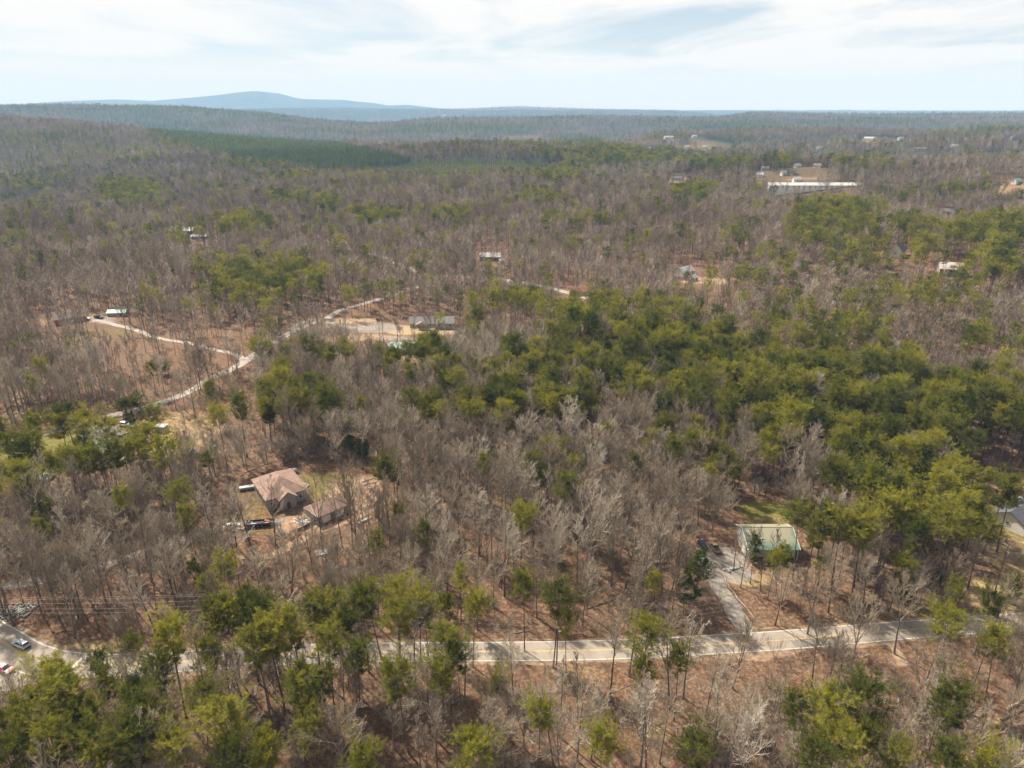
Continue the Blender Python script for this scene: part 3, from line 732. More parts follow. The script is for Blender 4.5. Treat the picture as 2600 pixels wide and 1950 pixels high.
HARD = {'trunk': M_TRUNK, 'limb': M_LIMB, 'wood': M_TWIG}
PINE = {'trunk': M_PTRUNK, 'wood': M_TRUNK, 'leaf': M_NEEDLE}
PLANT = {'trunk': M_PTRUNK, 'wood': M_TRUNK, 'leaf': M_NEEDLE_F}
CEDAR = {'trunk': M_PTRUNK, 'wood': M_TRUNK, 'leaf': M_CEDAR}
class Proto: pass
def proto(geo, mats, H, nm):
    p = Proto(); p.H = H; p.geo = geo; p.mats = mats; p.nm = nm; p._full = None; p._tc = None
    return p
def full_mesh(p):
    if p._full is None: p._full = p.geo.mesh(p.nm, tuple(p.mats), p.mats)
    return p._full
def split_mesh(p):
    if p._tc is None:
        ks = [k for k in p.mats if k != 'trunk']
        p._tc = (p.geo.mesh(p.nm + '_trunk', ('trunk',), {'trunk': p.mats['trunk']}), p.geo.mesh(p.nm + '_crown', tuple(ks), {k: p.mats[k] for k in ks}))
    return p._tc
BARE0 = [proto(bare_tree(s, H, sp, 0, fk, c0, an, uw), HARD, H, 'bare') for s, H, sp, fk, c0, an, uw in
         [(11, 21, .24, 0, .42, -.05, .8), (12, 23, .34, 1, .34, .2, .5), (13, 19, .40, 2, .28, .3, .35), (14, 23, .20, 0, .50, -.15, .9), (15, 18, .36, 1, .30, .1, .7), (16, 24, .33, 2, .38, .15, .6), (17, 14, .26, 0, .28, .0, .8), (18, 16, .44, 3, .20, .25, .45), (19, 20, .26, 1, .5, .4, .3)]]
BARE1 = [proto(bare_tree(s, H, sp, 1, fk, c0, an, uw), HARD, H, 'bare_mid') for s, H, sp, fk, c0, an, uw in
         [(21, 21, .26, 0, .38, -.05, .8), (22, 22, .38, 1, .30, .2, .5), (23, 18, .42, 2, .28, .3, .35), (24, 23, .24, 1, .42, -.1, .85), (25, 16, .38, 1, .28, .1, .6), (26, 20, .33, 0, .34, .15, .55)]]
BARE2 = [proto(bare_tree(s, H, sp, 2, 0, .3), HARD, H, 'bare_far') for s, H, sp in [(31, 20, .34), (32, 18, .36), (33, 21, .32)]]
PINE0 = [proto(pine_tree(s, H, R, 0, c0, dn), PINE, H, 'pine') for s, H, R, c0, dn in
         [(41, 19, 4.7, .69, 1.3), (42, 21, 5.0, .68, 1.4), (43, 17, 4.5, .66, 1.25), (44, 20, 5.3, .74, 1.2), (45, 16, 3.9, .62, 1.0), (46, 22, 4.4, .64, 1.15)]]
PINE1 = [proto(pine_tree(s, H, R, 1, c0, 1.0), PINE, H, 'pine_mid') for s, H, R, c0 in [(51, 19, 4.6, .64), (52, 21, 4.9, .65), (53, 17, 4.3, .60), (54, 20, 5.2, .70)]]
PINE2 = [proto(pine_tree(s, H, R, 2, c0, 1.0), PINE, H, 'pine_far') for s, H, R, c0 in [(61, 19, 3.6, .45), (62, 21, 3.8, .5)]]
CONE1 = [proto(pine_tree(s, H, 2.4, 1, .12, 1.5, cone=True, dead=0), PLANT, H, 'young_pine') for s, H in [(71, 13), (72, 15)]]
CONE2 = [proto(pine_tree(s, H, 2.9, 2, .1, 1.6, cone=True, dead=0), PLANT, H, 'young_pine_far') for s, H in [(73, 13), (74, 15)]]
BUSH = [proto(shrub(s, H, 1.0), {'wood': M_TWIG}, H, 'brush') for s, H in [(81, 3.0), (82, 4.2), (83, 5.5)]]
EVER = [proto(evergreen_bush(s, H, R), CEDAR, H, 'evergreen') for s, H, R in [(91, 7, 2.3), (92, 5, 2.4), (93, 13, 2.6)]]
EVER.append(proto(pine_tree(94, 17, 4.2, 0, .28, 1.3), CEDAR, 17, 'evergreen'))

# --- which woods stand where
PINES_PX = [  # crown centre (photograph px), crown radius in px
    (139,1731,70),(143,1800,80),(83,1814,55),(199,1808,58),(431,1629,58),(348,1639,26),(388,1725,46),(292,1731,40),(239,1692,24),(331,1781,60),(381,1808,58),
    (514,1566,46),(580,1559,46),(626,1549,46),(517,1665,42),(497,1791,46),(583,1828,66),(348,1897,66),(613,1924,52),(40,1850,60),(110,1890,66),(215,1895,60),(20,1930,60),(260,1935,55),(440,1930,50),
    (690,1556,50),(793,1549,50),(759,1596,50),(862,1549,45),(869,1589,40),(922,1543,40),(955,1516,40),(1005,1513,38),(1005,1572,45),(1058,1543,40),(1084,1559,30),
    (700,1632,56),(660,1655,50),(829,1649,50),(895,1682,44),(749,1758,76),(822,1745,34),(1024,1718,54),(1124,1718,42),(1140,1639,46),(1167,1658,40),(1197,1539,35),(1140,1549,26),(1266,1731,26),
    (782,1871,40),(670,1874,38),(1200,1917,56),(922,1937,52),(655,1935,45),
    (1333,1499,36),(1409,1529,46),(1442,1582,30),(1370,1808,44),(1525,1877,50),(1648,1632,48),(1631,1715,36),(1728,1675,36),(1747,1917,50),(1658,1480,18),
    (2199,1778,62),(2099,1814,62),(2033,1818,46),(2109,1881,58),(2202,1874,46),(2090,1935,58),(2265,1935,46),(2424,1798,78),(2421,1930,52),(2513,1940,52),
    (2424,1602,48),(2547,1648,40),(2514,1528,34),(2563,1496,28),(2444,1509,20),
    (2038,1327,40),(2065,1354,40),(2107,1327,40),(2142,1331,40),(2203,1327,42),(2223,1246,48),(2269,1235,48),(2261,1296,46),(2307,1315,46),(2326,1358,42),(2373,1288,46),(2423,1327,46),(2442,1296,42),(2480,1323,42),(2499,1346,40),(2403,1238,46),(2480,1223,44),(2538,1258,40),(2576,1246,40),(2192,1369,34),(1919,1384,18),(1965,1419,20),(2000,1419,20),(2073,1434,14),
    (13,1096,32),(73,1083,32),(176,1059,36),(156,1093,30),(212,1083,32),(265,1093,34),(348,1046,40),(398,1059,28),(33,1136,32),(66,1149,32),(93,1136,32),(20,1215,36),(50,1225,34),(179,1182,30),(212,1175,32),(259,1162,32),(285,1156,32),(315,1146,36),(348,1149,36),(378,1116,34),(434,1142,44),(557,1063,26),(607,1026,32),(109,1344,22),(517,1384,20),(510,1444,18),(520,1484,18),(958,1387,22),(1010,1300,16),(1075,1352,26)]
PZONE = [(1750,835,420,55,.85),(1320,770,280,50,.6),(2000,965,230,60,.92),  # display px (2212 wide): cx, cy, rx, ry, pine share
    (1240,652,270,22,.95),(1330,700,170,40,.8),(1480,740,120,70,.9),(1130,835,150,36,.55),(1270,800,120,36,.6),(1080,875,95,38,.85),(1230,862,95,26,.8),(1560,770,120,60,.75),(1690,740,90,36,.5),(1810,722,120,36,.55),
    (1900,865,300,70,.97),(2080,830,150,40,.65),(2110,905,140,70,.95),(1700,905,130,50,.85),(1560,850,100,36,.6),(1480,935,80,36,.7),(1200,985,60,30,.7),(1950,1040,200,60,.97),(2120,1010,130,70,.92),(1660,960,60,40,.5),(1560,1000,50,40,.45),(1450,1010,40,30,.5),
    (560,590,120,42,.75),(500,640,80,30,.55),(640,600,60,44,.75),(460,600,50,40,.5),(770,640,50,26,.8),(830,625,60,24,.7),(590,850,70,44,.65),(680,875,60,26,.65),(560,740,50,20,.55),(720,770,60,30,.3),(860,765,40,36,.7),(920,770,60,44,.75),(1000,790,60,30,.5),(880,880,60,24,.7),(1000,690,60,40,.6),
    (60,960,110,60,.8),(180,930,80,40,.6),(330,960,60,40,.45),
    (280,412,70,26,.95),(230,398,40,14,.6),(520,480,80,22,.6),(400,500,60,20,.55),(640,420,80,12,.5),(700,440,40,16,.7),(800,462,60,14,.8),(960,462,60,12,.9),(620,380,60,10,.5),(1160,420,60,16,.5),(1250,470,90,16,.4),
    (1800,462,95,26,1.0),(1760,500,80,26,.75),(1900,540,160,36,.75),(2060,520,170,40,.85),(2160,500,90,30,.9),(2120,570,120,36,.85),(1650,580,110,36,.5),(1560,560,60,26,.5),(1600,510,40,12,.6),(1500,610,90,20,.35),(1950,640,120,30,.4),(1760,680,160,40,.5),(1700,800,120,40,.5),(2040,620,150,40,.35),(2150,740,90,40,.5),(1880,780,120,30,.6),
    (1310,335,180,20,1.0),(1540,345,90,12,.7),(1250,300,60,8,.8),(1600,270,120,10,.9),(1900,262,140,8,.6),(1480,290,80,6,.7),(2050,290,90,8,.6),(2150,275,80,8,.6),(1690,345,60,8,.7),(1500,410,50,14,.8),(1850,350,100,10,.5),(2000,420,120,14,.4),(2100,400,80,14,.5),(1920,480,90,16,.6),(1200,375,70,10,.7),(500,245,420,10,.55),(300,235,300,6,.7),(1000,275,150,10,.8),(1200,355,60,6,.6),
    (100,300,160,22,.35),(200,330,160,24,.35),(60,380,90,30,.45),(560,350,90,10,.5)]
PLANTATION = [(290,258),(330,264),(450,280),(600,292),(720,302),(850,326),(940,344),(1030,362),(1060,374),(900,376),(760,366),(640,356),(540,344),(450,324),(380,302),(320,282)]
def in_poly(u, v, poly):
    ins = np.zeros(u.shape, bool); n = len(poly)
    for i in range(n):
        (x0, y0), (x1, y1) = poly[i], poly[(i + 1) % n]
        c = ((y0 > v) != (y1 > v)) & (u < (x1 - x0) * (v - y0) / (y1 - y0 + 1e-9) + x0)
        ins ^= c
    return ins
def pine_share(x, y, z):
    u, v, _ = project(x, y, z + 15.0); u = u / D2S; v = v / D2S
    jit = wob(x, y, 45, 21) * 0.16 + wob(x, y, 18, 22) * 0.16
    o = np.zeros(x.shape)
    for cx, cy, rx, ry, s in PZONE:
        d = np.sqrt(((u - cx) / rx) ** 2 + ((v - cy) / ry) ** 2) + jit
        o = np.maximum(o, s * (1 - sstep(0.75, 1.1, d)))
    r = np.hypot(x, y)
    bgp = 0.05 + 0.30 * sstep(0.55, 1.1, wob(x, y, 70, 25)) * sstep(250, 500, r) + 0.75 * sstep(0.35, 0.75, wob(x, y, 450, 26)) * sstep(1100, 2000, r) + 0.22 * sstep(2600, 5000, r)
    return np.minimum(np.maximum(o, bgp), 0.86), in_poly(u, v, PLANTATION)
# open places where no tall tree grows: (px, py, rx m, ry m)
CLEAR = [(1838,1420,11,12),(1860,1460,9,6),(1930,1370,13,9),(1940,1305,9,9),(2000,1440,10,6),(1900,1540,7,9),(1960,1520,8,7),(640,1250,13,13),(690,1290,14,11),(800,1235,16,14),(860,1275,14,14),(560,1330,9,9),(900,1250,12,11),
         (100,1150,22,26),(250,1130,20,24),(400,1110,12,16),(420,1085,9,9),(480,1150,10,10),(955,834,20,16),(1030,838,14,14),(1090,838,24,14),(1180,850,30,8),(880,858,32,8),(1030,905,26,14),(220,808,34,14),(150,806,18,14),(60,1655,12,8),(1250,650,26,14),(1470,742,22,14),
         (465,590,24,16),(70,530,44,20),(1795,716,32,14),(1740,690,20,12),(2280,645,18,12),(2410,688,20,12),(2570,1330,16,24),(2590,1290,14,30),(2460,1480,20,9),(1470,1730,5,7),(1560,1800,5,8),(60,1705,11,8)]
CW = [(at(a_, b_), rx, ry) for a_, b_, rx, ry in CLEAR]
FARH = []
for dx_, dy_ in [(1242, 316), (1445, 299), (1483, 320), (1521, 320), (1402, 324), (1463, 389), (1652, 368), (1641, 382), (1722, 362), (1765, 362), (1692, 378), (1682, 328), (1770, 322), (1878, 302), (1945, 302), (2062, 318), (1985, 325), (2190, 300), (2195, 396), (2045, 462), (960, 250), (1720, 392), (1500, 297)]:
    p_ = atd(dx_, dy_); rr_ = math.hypot(p_.x, p_.y); k_ = 1 - min(0.03, 45 / rr_)
    CW.append((Vector((p_.x * k_, p_.y * k_, p_.z)), 10.0 + rr_ * 0.002, 24.0 + rr_ * 0.008)); FARH.append((dx_ * D2S - 16, dy_ * D2S - 8, dx_ * D2S + 16, dy_ * D2S + 3, rr_, .8))
HIDE = FARH + [  # photograph px rectangle to keep mostly in view, far edge (m from camera), share of nearer trees removed
    (1855,1325,2030,1405,215,.92),(1840,1400,1905,1470,200,.85),(1795,1370,1830,1410,200,.9),(625,1196,790,1290,235,.35),(760,1255,890,1310,225,.6),(560,1320,620,1350,210,.55),(630,1310,700,1345,212,.3),
    (215,1075,360,1140,280,.6),(395,1068,430,1100,290,.9),(1040,800,1155,840,450,.55),(840,790,1020,870,450,.5),(120,780,230,830,450,.6),(235,795,275,812,450,.95),(280,785,320,805,460,.5),(1215,632,1285,662,640,.7),(1420,722,1485,745,520,.8),(430,572,495,592,700,.65),(490,588,540,605,700,.7),(0,515,90,548,800,.6),
    (1975,462,2170,488,1350,.85),(150,1637,345,1670,150,.7),(0,1590,240,1700,170,1.0),(1000,1630,1290,1685,150,.45),(1290,1590,2600,1690,160,.9),(1800,1480,1900,1610,190,.7),(2540,1280,2600,1400,240,.6),(300,925,640,1070,300,.85),(0,1075,240,1135,300,.75),(300,820,640,905,420,.65),(700,790,870,850,480,.3),(1730,690,1860,725,620,.5),(2240,630,2300,660,680,.6),(2390,672,2430,690,620,.6),(1725,675,1770,705,620,.6),(50,450,190,505,1000,.4),(1030,880,1050,895,400,.6)]
rs = np.random.RandomState(99)
def scatter(r0, r1, sp, az=43.5):
    """jittered grid over the sector in front of the camera"""
    ym = r1; xs = np.arange(-r1, r1, sp); ys = np.arange(r0 * 0.6, ym, sp)
    X, Y = np.meshgrid(xs, ys)
    X = X.ravel(); Y = Y.ravel()
    R = np.hypot(X, Y); A = np.degrees(np.arctan2(X, Y))
    k = (R > r0 - sp) & (R < r1 + sp) & (np.abs(A) < az + 1)
    X = X[k] + (rs.rand(k.sum()) - .5) * sp * 0.95; Y = Y[k] + (rs.rand(k.sum()) - .5) * sp * 0.95
    R = np.hypot(X, Y); k = (R >= r0) & (R < r1)
    return X[k], Y[k]
def clear_mask(x, y, extra=1.0):
    ok = np.ones(x.shape, bool)
    for nm, (P_, wd_) in LINES.items():
        ok &= line_dist(x, y, P_) > wd_ / 2 + (1.6 if nm in ('main',) else 1.3) * extra
    jit = wob(x, y, 14, 31) * 0.18
    for p, rx, ry in CW:
        ok &= np.sqrt(((x - p.x) / rx) ** 2 + ((y - p.y) / ry) ** 2) + jit > 1.0
    for k, px, py, rx, ry, ro, s in FIELDS:
        ok &= np.sqrt(((x - px) / rx) ** 2 + ((y - py) / ry) ** 2) > 1.0
    return ok
def hide_mask(x, y, z, H):
    ub, vb, dep = project(x, y, z); ut, vt, _ = project(x, y, z + H)
    wd_ = FPX * 2.2 / dep
    um = (ub + ut) / 2
    ok = np.ones(x.shape, bool)
    r = np.hypot(x, y)
    for x0, y0, x1, y1, rmax, sh in HIDE:
        m = (np.maximum(ub, ut) + wd_ > x0) & (np.minimum(ub, ut) - wd_ < x1) & (vb > y0) & (vt < y1) & (r < rmax)
        ok &= ~(m & (rs.rand(*x.shape) < sh))
    return ok

TREES = []   # near trees kept as things: (kind, proto, x, y, z, scale, rot, lean)
STUFF = {'bare': [], 'pine': [], 'young': [], 'brush': []}   # rows: proto list key, index, x, y, z, scale, rot
PR = {'BARE0': BARE0, 'BARE1': BARE1, 'BARE2': BARE2, 'PINE0': PINE0, 'PINE1': PINE1, 'PINE2': PINE2, 'CONE1': CONE1, 'CONE2': CONE2, 'BUSH': BUSH}
# pines placed one by one
pl = []
for px, py, rpx in PINES_PX:
    base0 = at(px, py, 14.0)
    dep = project(base0.x, base0.y, base0.z + 14)[2]
    rm = rpx * dep / FPX
    H = min(23.0, max(6.0, 9.0 + rm * 3.1)) * (0.94 + 0.12 * rs.rand())
    b = at(px, py, H * 0.84)
    i = min(range(len(PINE0)), key=lambda k: abs(PINE0[k].H - H) + 2.5 * rs.rand())
    pl.append((b.x, b.y)); TREES.append(('pine', PINE0[i], b.x, b.y, b.z, H / PINE0[i].H, rs.rand() * 6.28, rm / (H / PINE0[i].H * 3.6)))
pl = np.array(pl)
def near_pl(x, y, d):
    return (((x[:, None] - pl[None, :, 0]) ** 2 + (y[:, None] - pl[None, :, 1]) ** 2).min(1) < d * d)
# hardwoods one by one: base px, height
BARES_PX = [(1548,1780,24,1),(104,1555,25,5),(35,1590,26,3),(190,1618,22,0),(2270,1660,23,5),(2050,1610,20,2),(2060,1745,21,1),(1700,1800,23,5),(1420,1870,22,3),(1305,1815,23,0),(1860,1750,20,4),(2460,1770,19,2),(2330,1950,20,7),(2090,1780,18,2),(2400,1980,18,7),
            (1970,1470,15,6),(1862,1450,14,6),(1880,1492,15,6),(1930,1500,15,6),(450,1545,20,2),(360,1610,19,1),(250,1600,18,4),(1130,1480,22,0),(1510,1475,21,3),(1465,1480,22,0),(1560,1440,22,1),(745,1530,18,2),(700,1385,22,1),(640,1400,24,0),(870,1390,22,0),(905,1380,23,1),(540,1345,18,6),(595,1335,17,6),(820,1400,23,5),(490,1230,20,6),(1100,1470,20,3),(10,1560,24,1),(1640,1950,20,7),(1850,1960,20,7),(1950,1900,18,2),(2330,1800,19,7),(2160,1700,20,2),(1790,1830,18,4),(2570,1790,18,7),(1500,1930,17,6),(1240,1880,18,4),(1000,1900,18,6),(880,1850,20,1),(1120,1860,18,4),(1180,1780,19,0),(1330,1900,16,7),(2230,1980,18,2),(1420,1960,16,7),(60,1640,8,6)]
for px, py, H, i in BARES_PX[:-1]:
    b = at(px, py); TREES.append(('bare', BARE0[i], b.x, b.y, b.z, H / BARE0[i].H, rs.rand() * 6.28, 1.0))
# rest of the near woods
x, y = scatter(92, 330, 4.6); z = hgt(x, y)
r = np.hypot(x, y)
share, _ = pine_share(x, y, z)
share = np.where(r < 165, np.minimum(share, 0.03), share)
ok = clear_mask(x, y) & ~near_pl(x, y, 2.2)
dens = np.where(r < 150, 0.48, np.where(r < 175, 0.68, 0.92)) + 0.12 * wob(x, y, 40, 33) + 0.35 * (share > 0.5)
ok &= rs.rand(len(x)) < dens
H = np.clip(17.5 + 3.2 * rs.randn(len(x)), 9, 25)
ok &= hide_mask(x, y, z, H)
x, y, z, H, share = x[ok], y[ok], z[ok], H[ok], share[ok]
ispine = rs.rand(len(x)) < share
cand = {'bare': [], 'pine': []}
for k in range(len(x)):
    kd = 'pine' if ispine[k] else 'bare'
    L_ = PINE0 if ispine[k] else BARE0
    i = rs.randint(len(L_))
    cand[kd].append((kd, L_[i], x[k], y[k], z[k], H[k] * (0.95 if ispine[k] else 1.0) / L_[i].H, rs.rand() * 6.28, 1.0, ('PINE0' if ispine[k] else 'BARE0'), i))
def seen(tr):
    u, v, d = project(tr[2], tr[3], tr[4] + 0.6 * tr[1].H * tr[5])
    return -60 < u < 2660 and v < 2050
for kd in ('bare', 'pine'):
    have = sum(1 for t_ in TREES if t_[0] == kd)
    c = sorted(cand[kd], key=lambda q: (not seen(q), math.hypot(q[2], q[3]) ** 2 / (q[1].H * q[5]) ** 2))
    for q in c[:300 - have]: TREES.append(q[:8])
    for q in c[300 - have:]: STUFF[kd].append((q[8], q[9], q[2], q[3], q[4], q[5], q[6]))
def rows(kd, key, idx, x, y, z, s, ro):
    for a_ in zip([key] * len(x), idx, x, y, z, s, ro): STUFF[kd].append(a_)
def belt(r0, r1, sp, bk, pk, ck, dens0, smul=1.0):
    x, y = scatter(r0, r1, sp); z = hgt(x, y)
    share, plant = pine_share(x, y, z)
    ok = clear_mask(x, y) & (rs.rand(len(x)) < np.clip(dens0 + 0.15 * wob(x, y, 60, 34) + 0.3 * (share > .5) + plant, 0, 1))
    H = np.clip(17 + 3 * rs.randn(len(x)), 9, 24) * smul
    ok &= hide_mask(x, y, z, H)
    x, y, z, H, share, plant = x[ok], y[ok], z[ok], H[ok], share[ok], plant[ok]
    isp = rs.rand(len(x)) < share
    for m, kd, key in ((~isp & ~plant, 'bare', bk), (isp & ~plant, 'pine', pk), (plant, 'young', ck)):
        n = int(m.sum())
        if not n: continue
        lst = PR[key]; idx = rs.randint(len(lst), size=n); hh = np.array([p.H for p in lst])[idx]
        s = H[m] / hh if kd != 'young' else (0.8 + 0.3 * rs.rand(n)) * smul
        rows(kd, key, idx, x[m], y[m], z[m] - 0.2, s, rs.rand(n) * 6.28)
belt(330, 1500, 5.0, 'BARE1', 'PINE1', 'CONE1', 0.86)
belt(1500, 2800, 6.6, 'BARE2', 'PINE2', 'CONE2', 0.92)
belt(2800, 5200, 12.0, 'BARE2', 'PINE2', 'CONE2', 0.95, 1.25)
belt(5200, 9500, 24.0, 'BARE2', 'PINE2', 'CONE2', 0.95, 1.6)
# knee-high to head-high planted pines on the green crest
fp = FIELDS[1]; assert fp[3] == 160; xx, yy = np.meshgrid(np.arange(-160, 161, 3.4), np.arange(-75, 76, 3.4)); xx = xx.ravel(); yy = yy.ravel()
kk = (xx / 160) ** 2 + (yy / 75) ** 2 < 1; xx = fp[1] + xx[kk] + rs.randn(kk.sum()) * 0.5; yy = fp[2] + yy[kk] + rs.randn(kk.sum()) * 0.5
rows('young', 'CONE2', rs.randint(2, size=len(xx)), xx, yy, hgt(xx, yy), 0.30 + 0.14 * rs.rand(len(xx)), rs.rand(len(xx)) * 6.28)
# brush under the near woods
x, y = scatter(92, 330, 3.4); z = hgt(x, y)
ok = clear_mask(x, y, 0.6) & (rs.rand(len(x)) < np.clip(0.62 + 0.36 * wob(x, y, 22, 35), 0.08, 1))
x, y, z = x[ok], y[ok], z[ok]
rows('brush', 'BUSH', rs.randint(3, size=len(x)), x, y, z, 0.55 + 0.6 * rs.rand(len(x)), rs.rand(len(x)) * 6.28)

def stick(seed, L_):
    rg = np.random.RandomState(seed); g = TreeGeo()
    PP = np.cumsum(np.vstack([[0, 0, 0.12], np.column_stack([np.full(6, L_ / 6), rg.randn(6) * 0.18, rg.randn(6) * 0.06])]), 0)[None]; RR = np.linspace(0.13, 0.05, 7)[None]
    s1, r1 = grow(rg, PP, RR, 7, 0.35, 1.0, (0.5, 1.0), 0.25, 4, 0.1, 0.12, 0.5, 0.02)
    g.add(tubes(PP, RR, 5), 'wood'); g.add(tubes(s1, np.maximum(r1, 0.02), 3), 'wood'); return g
STICK = [proto(stick(s_, L_), {'wood': M_TWIG}, 1.0, 'deadfall') for s_, L_ in [(101, 5), (102, 8), (103, 11)]]
PR['STICK'] = STICK
x, y = scatter(92, 300, 6.0); z = hgt(x, y); ok = clear_mask(x, y, 1.5) & (rs.rand(len(x)) < 0.45)
x, y, z = x[ok], y[ok], z[ok]
rows('brush', 'STICK', rs.randint(3, size=len(x)), x, y, z, 0.5 + 0.6 * rs.rand(len(x)), rs.rand(len(x)) * 6.28)
x, y = scatter(92, 260, 4.2); z = hgt(x, y); ok = clear_mask(x, y, 0.8) & (rs.rand(len(x)) < np.clip(0.30 + 0.28 * wob(x, y, 30, 36), 0.04, 1)) & hide_mask(x, y, z, np.full(x.shape, 7.0))
x, y, z = x[ok], y[ok], z[ok]
PR['SAPLING'] = [BARE0[6], BARE0[4], BARE0[7]]
rows('brush', 'SAPLING', rs.randint(3, size=len(x)), x, y, z, 0.30 + 0.25 * rs.rand(len(x)), rs.rand(len(x)) * 6.28)
def instancer(name, data, label, cat):
    keys = sorted({(d[0], int(d[1])) for d in data})
    col = bpy.data.collections.new(name + '_kinds')
    order = {}
    for j, (key, i) in enumerate(keys):
        o = bpy.data.objects.new('%s_kind_%03d' % (name, j), full_mesh(PR[key][i])); col.objects.link(o); order[(key, i)] = j
    me = bpy.data.meshes.new(name)
    n = len(data)
    me.vertices.add(n)
    me.vertices.foreach_set('co', np.array([d[2:5] for d in data], np.float32).ravel())
    for nm, ty, vals in (('pick', 'INT', [order[(d[0], int(d[1]))] for d in data]), ('size', 'FLOAT', [d[5] for d in data]), ('turn', 'FLOAT', [d[6] for d in data])):
        a_ = me.attributes.new(nm, ty, 'POINT'); a_.data.foreach_set('value', np.array(vals, np.int32 if ty == 'INT' else np.float32))
    ob = link(name, me); tag(ob, label, cat, kind='stuff')
    g = bpy.data.node_groups.new(name + '_nodes', 'GeometryNodeTree')
    g.interface.new_socket('Geometry', in_out='INPUT', socket_type='NodeSocketGeometry'); g.interface.new_socket('Geometry', in_out='OUTPUT', socket_type='NodeSocketGeometry')
    gi = g.nodes.new('NodeGroupInput'); go = g.nodes.new('NodeGroupOutput')
    ci = g.nodes.new('GeometryNodeCollectionInfo'); ci.inputs['Collection'].default_value = col; ci.inputs['Separate Children'].default_value = True; ci.inputs['Reset Children'].default_value = True
    ip = g.nodes.new('GeometryNodeInstanceOnPoints'); ip.inputs['Pick Instance'].default_value = True
    def attr(nm, dt):
        q = g.nodes.new('GeometryNodeInputNamedAttribute'); q.data_type = dt; q.inputs['Name'].default_value = nm; return q.outputs['Attribute']
    cx_ = g.nodes.new('ShaderNodeCombineXYZ'); g.links.new(attr('turn', 'FLOAT'), cx_.inputs['Z'])
    g.links.new(gi.outputs[0], ip.inputs['Points']); g.links.new(ci.outputs[0], ip.inputs['Instance'])
    g.links.new(attr('pick', 'INT'), ip.inputs['Instance Index']); g.links.new(attr('size', 'FLOAT'), ip.inputs['Scale'])
    er = g.nodes.new('FunctionNodeEulerToRotation'); g.links.new(cx_.outputs[0], er.inputs[0]); g.links.new(er.outputs[0], ip.inputs['Rotation'])
    g.links.new(ip.outputs[0], go.inputs[0])
    md = ob.modifiers.new('grow', 'NODES'); md.node_group = g
    return ob
instancer('bare_forest', STUFF['bare'], 'leafless grey-brown hardwood forest covering the hills', 'forest')
instancer('pine_forest', STUFF['pine'], 'green pine woods scattered through the leafless forest', 'forest')
instancer('young_pine_forest', STUFF['young'], 'dense dark green pine plantation on the ridge flank', 'forest')
instancer('undergrowth', STUFF['brush'], 'tangle of bare brush and saplings on the forest floor', 'undergrowth')
print('stuff', {k: len(v) for k, v in STUFF.items()}, 'things', len(TREES))

# --- near trees as things, each told apart by the thing it stands next to
MARKS = [('the silver car on the curve', 54, 1633), ('the white stop line', 195, 1686), ('the yellow straw patch by the curve', 250, 1652), ('the grey stone pile', 45, 1550), ('the white parked car', 588, 1334), ('the salmon-roofed house', 700, 1235), ('the salmon-roofed garage', 830, 1285),
         ('the utility pole with the grey transformer', 1416, 1640), ('the green-roofed barn', 1930, 1370), ('the brown pickup', 1812, 1392), ('the mouth of the gravel driveway', 1905, 1605), ('the sandy spur off the road', 2280, 1655), ('the utility pole by the fenced house', 2542, 1450),
         ('the lone tree below the road', 1548, 1720), ('the trampoline', 116, 1210), ('the grey-roofed house by the side road', 285, 1105), ('the small grey shed', 412, 1088), ('the junction of side road and cabin drive', 625, 915), ('the new grey-roofed house', 1110, 820), ('the road bend at picture left', 0, 1600),
         ('the bottom left picture corner', 0, 1950), ('the bottom right picture corner', 2600, 1950), ('the bottom edge middle', 1300, 1950), ('the fenced house at the right edge', 2590, 1330), ('the yard behind the barn', 1930, 1305), ('the yellow straw clump below the road', 1670, 1862)]
def ordinal(n):
    return {1: 'closest', 2: 'second closest', 3: 'third closest'}.get(n, '%d%s closest' % (n, 'th' if 10 <= n % 100 <= 20 else {1: 'st', 2: 'nd', 3: 'rd'}.get(n % 10, 'th')))
rowsT = []
for tr in TREES:
    kd, p, X_, Y_, Z_, s, ro, wd_ = tr
    H_ = p.H * s
    u, v, _ = project(X_, Y_, Z_ + H_ * (0.8 if kd == 'pine' else 0.55))
    j = min(range(len(MARKS)), key=lambda q: math.hypot(MARKS[q][1] - u, (MARKS[q][2] - v) * 1.2))
    ddx, ddy = u - MARKS[j][1], v - MARKS[j][2]
    side = ('left of' if ddx < 0 else 'right of') if abs(ddx) > abs(ddy) else ('above' if ddy < 0 else 'below')
    rowsT.append((tr, j, side, math.hypot(ddx, ddy)))
cnt = {}
rowsT.sort(key=lambda q: q[3])
for tr, j, side, dist in rowsT:
    kd, p, X_, Y_, Z_, s, ro, wd_ = tr
    key = (kd, j, side); cnt[key] = cnt.get(key, 0) + 1
    nm = 'pine_tree' if kd == 'pine' else 'bare_tree'
    lab = '%s %s tree %s %s' % (ordinal(cnt[key]), 'green pine' if kd == 'pine' else 'bare leafless', side, MARKS[j][0])
    e = empty(nm, (X_, Y_, Z_ - 0.05), ro, lab, 'pine' if kd == 'pine' else 'tree', 'pines of the near woods' if kd == 'pine' else 'leafless trees of the near woods')
    w_ = min(1.25, max(0.75, wd_))
    e.scale = (s * w_, s * w_, s)
    e.rotation_euler = (rs.randn() * 0.05, rs.randn() * 0.05, ro)
    tm, cm = split_mesh(p)
    link('trunk', tm, e); link('crown', cm, e)

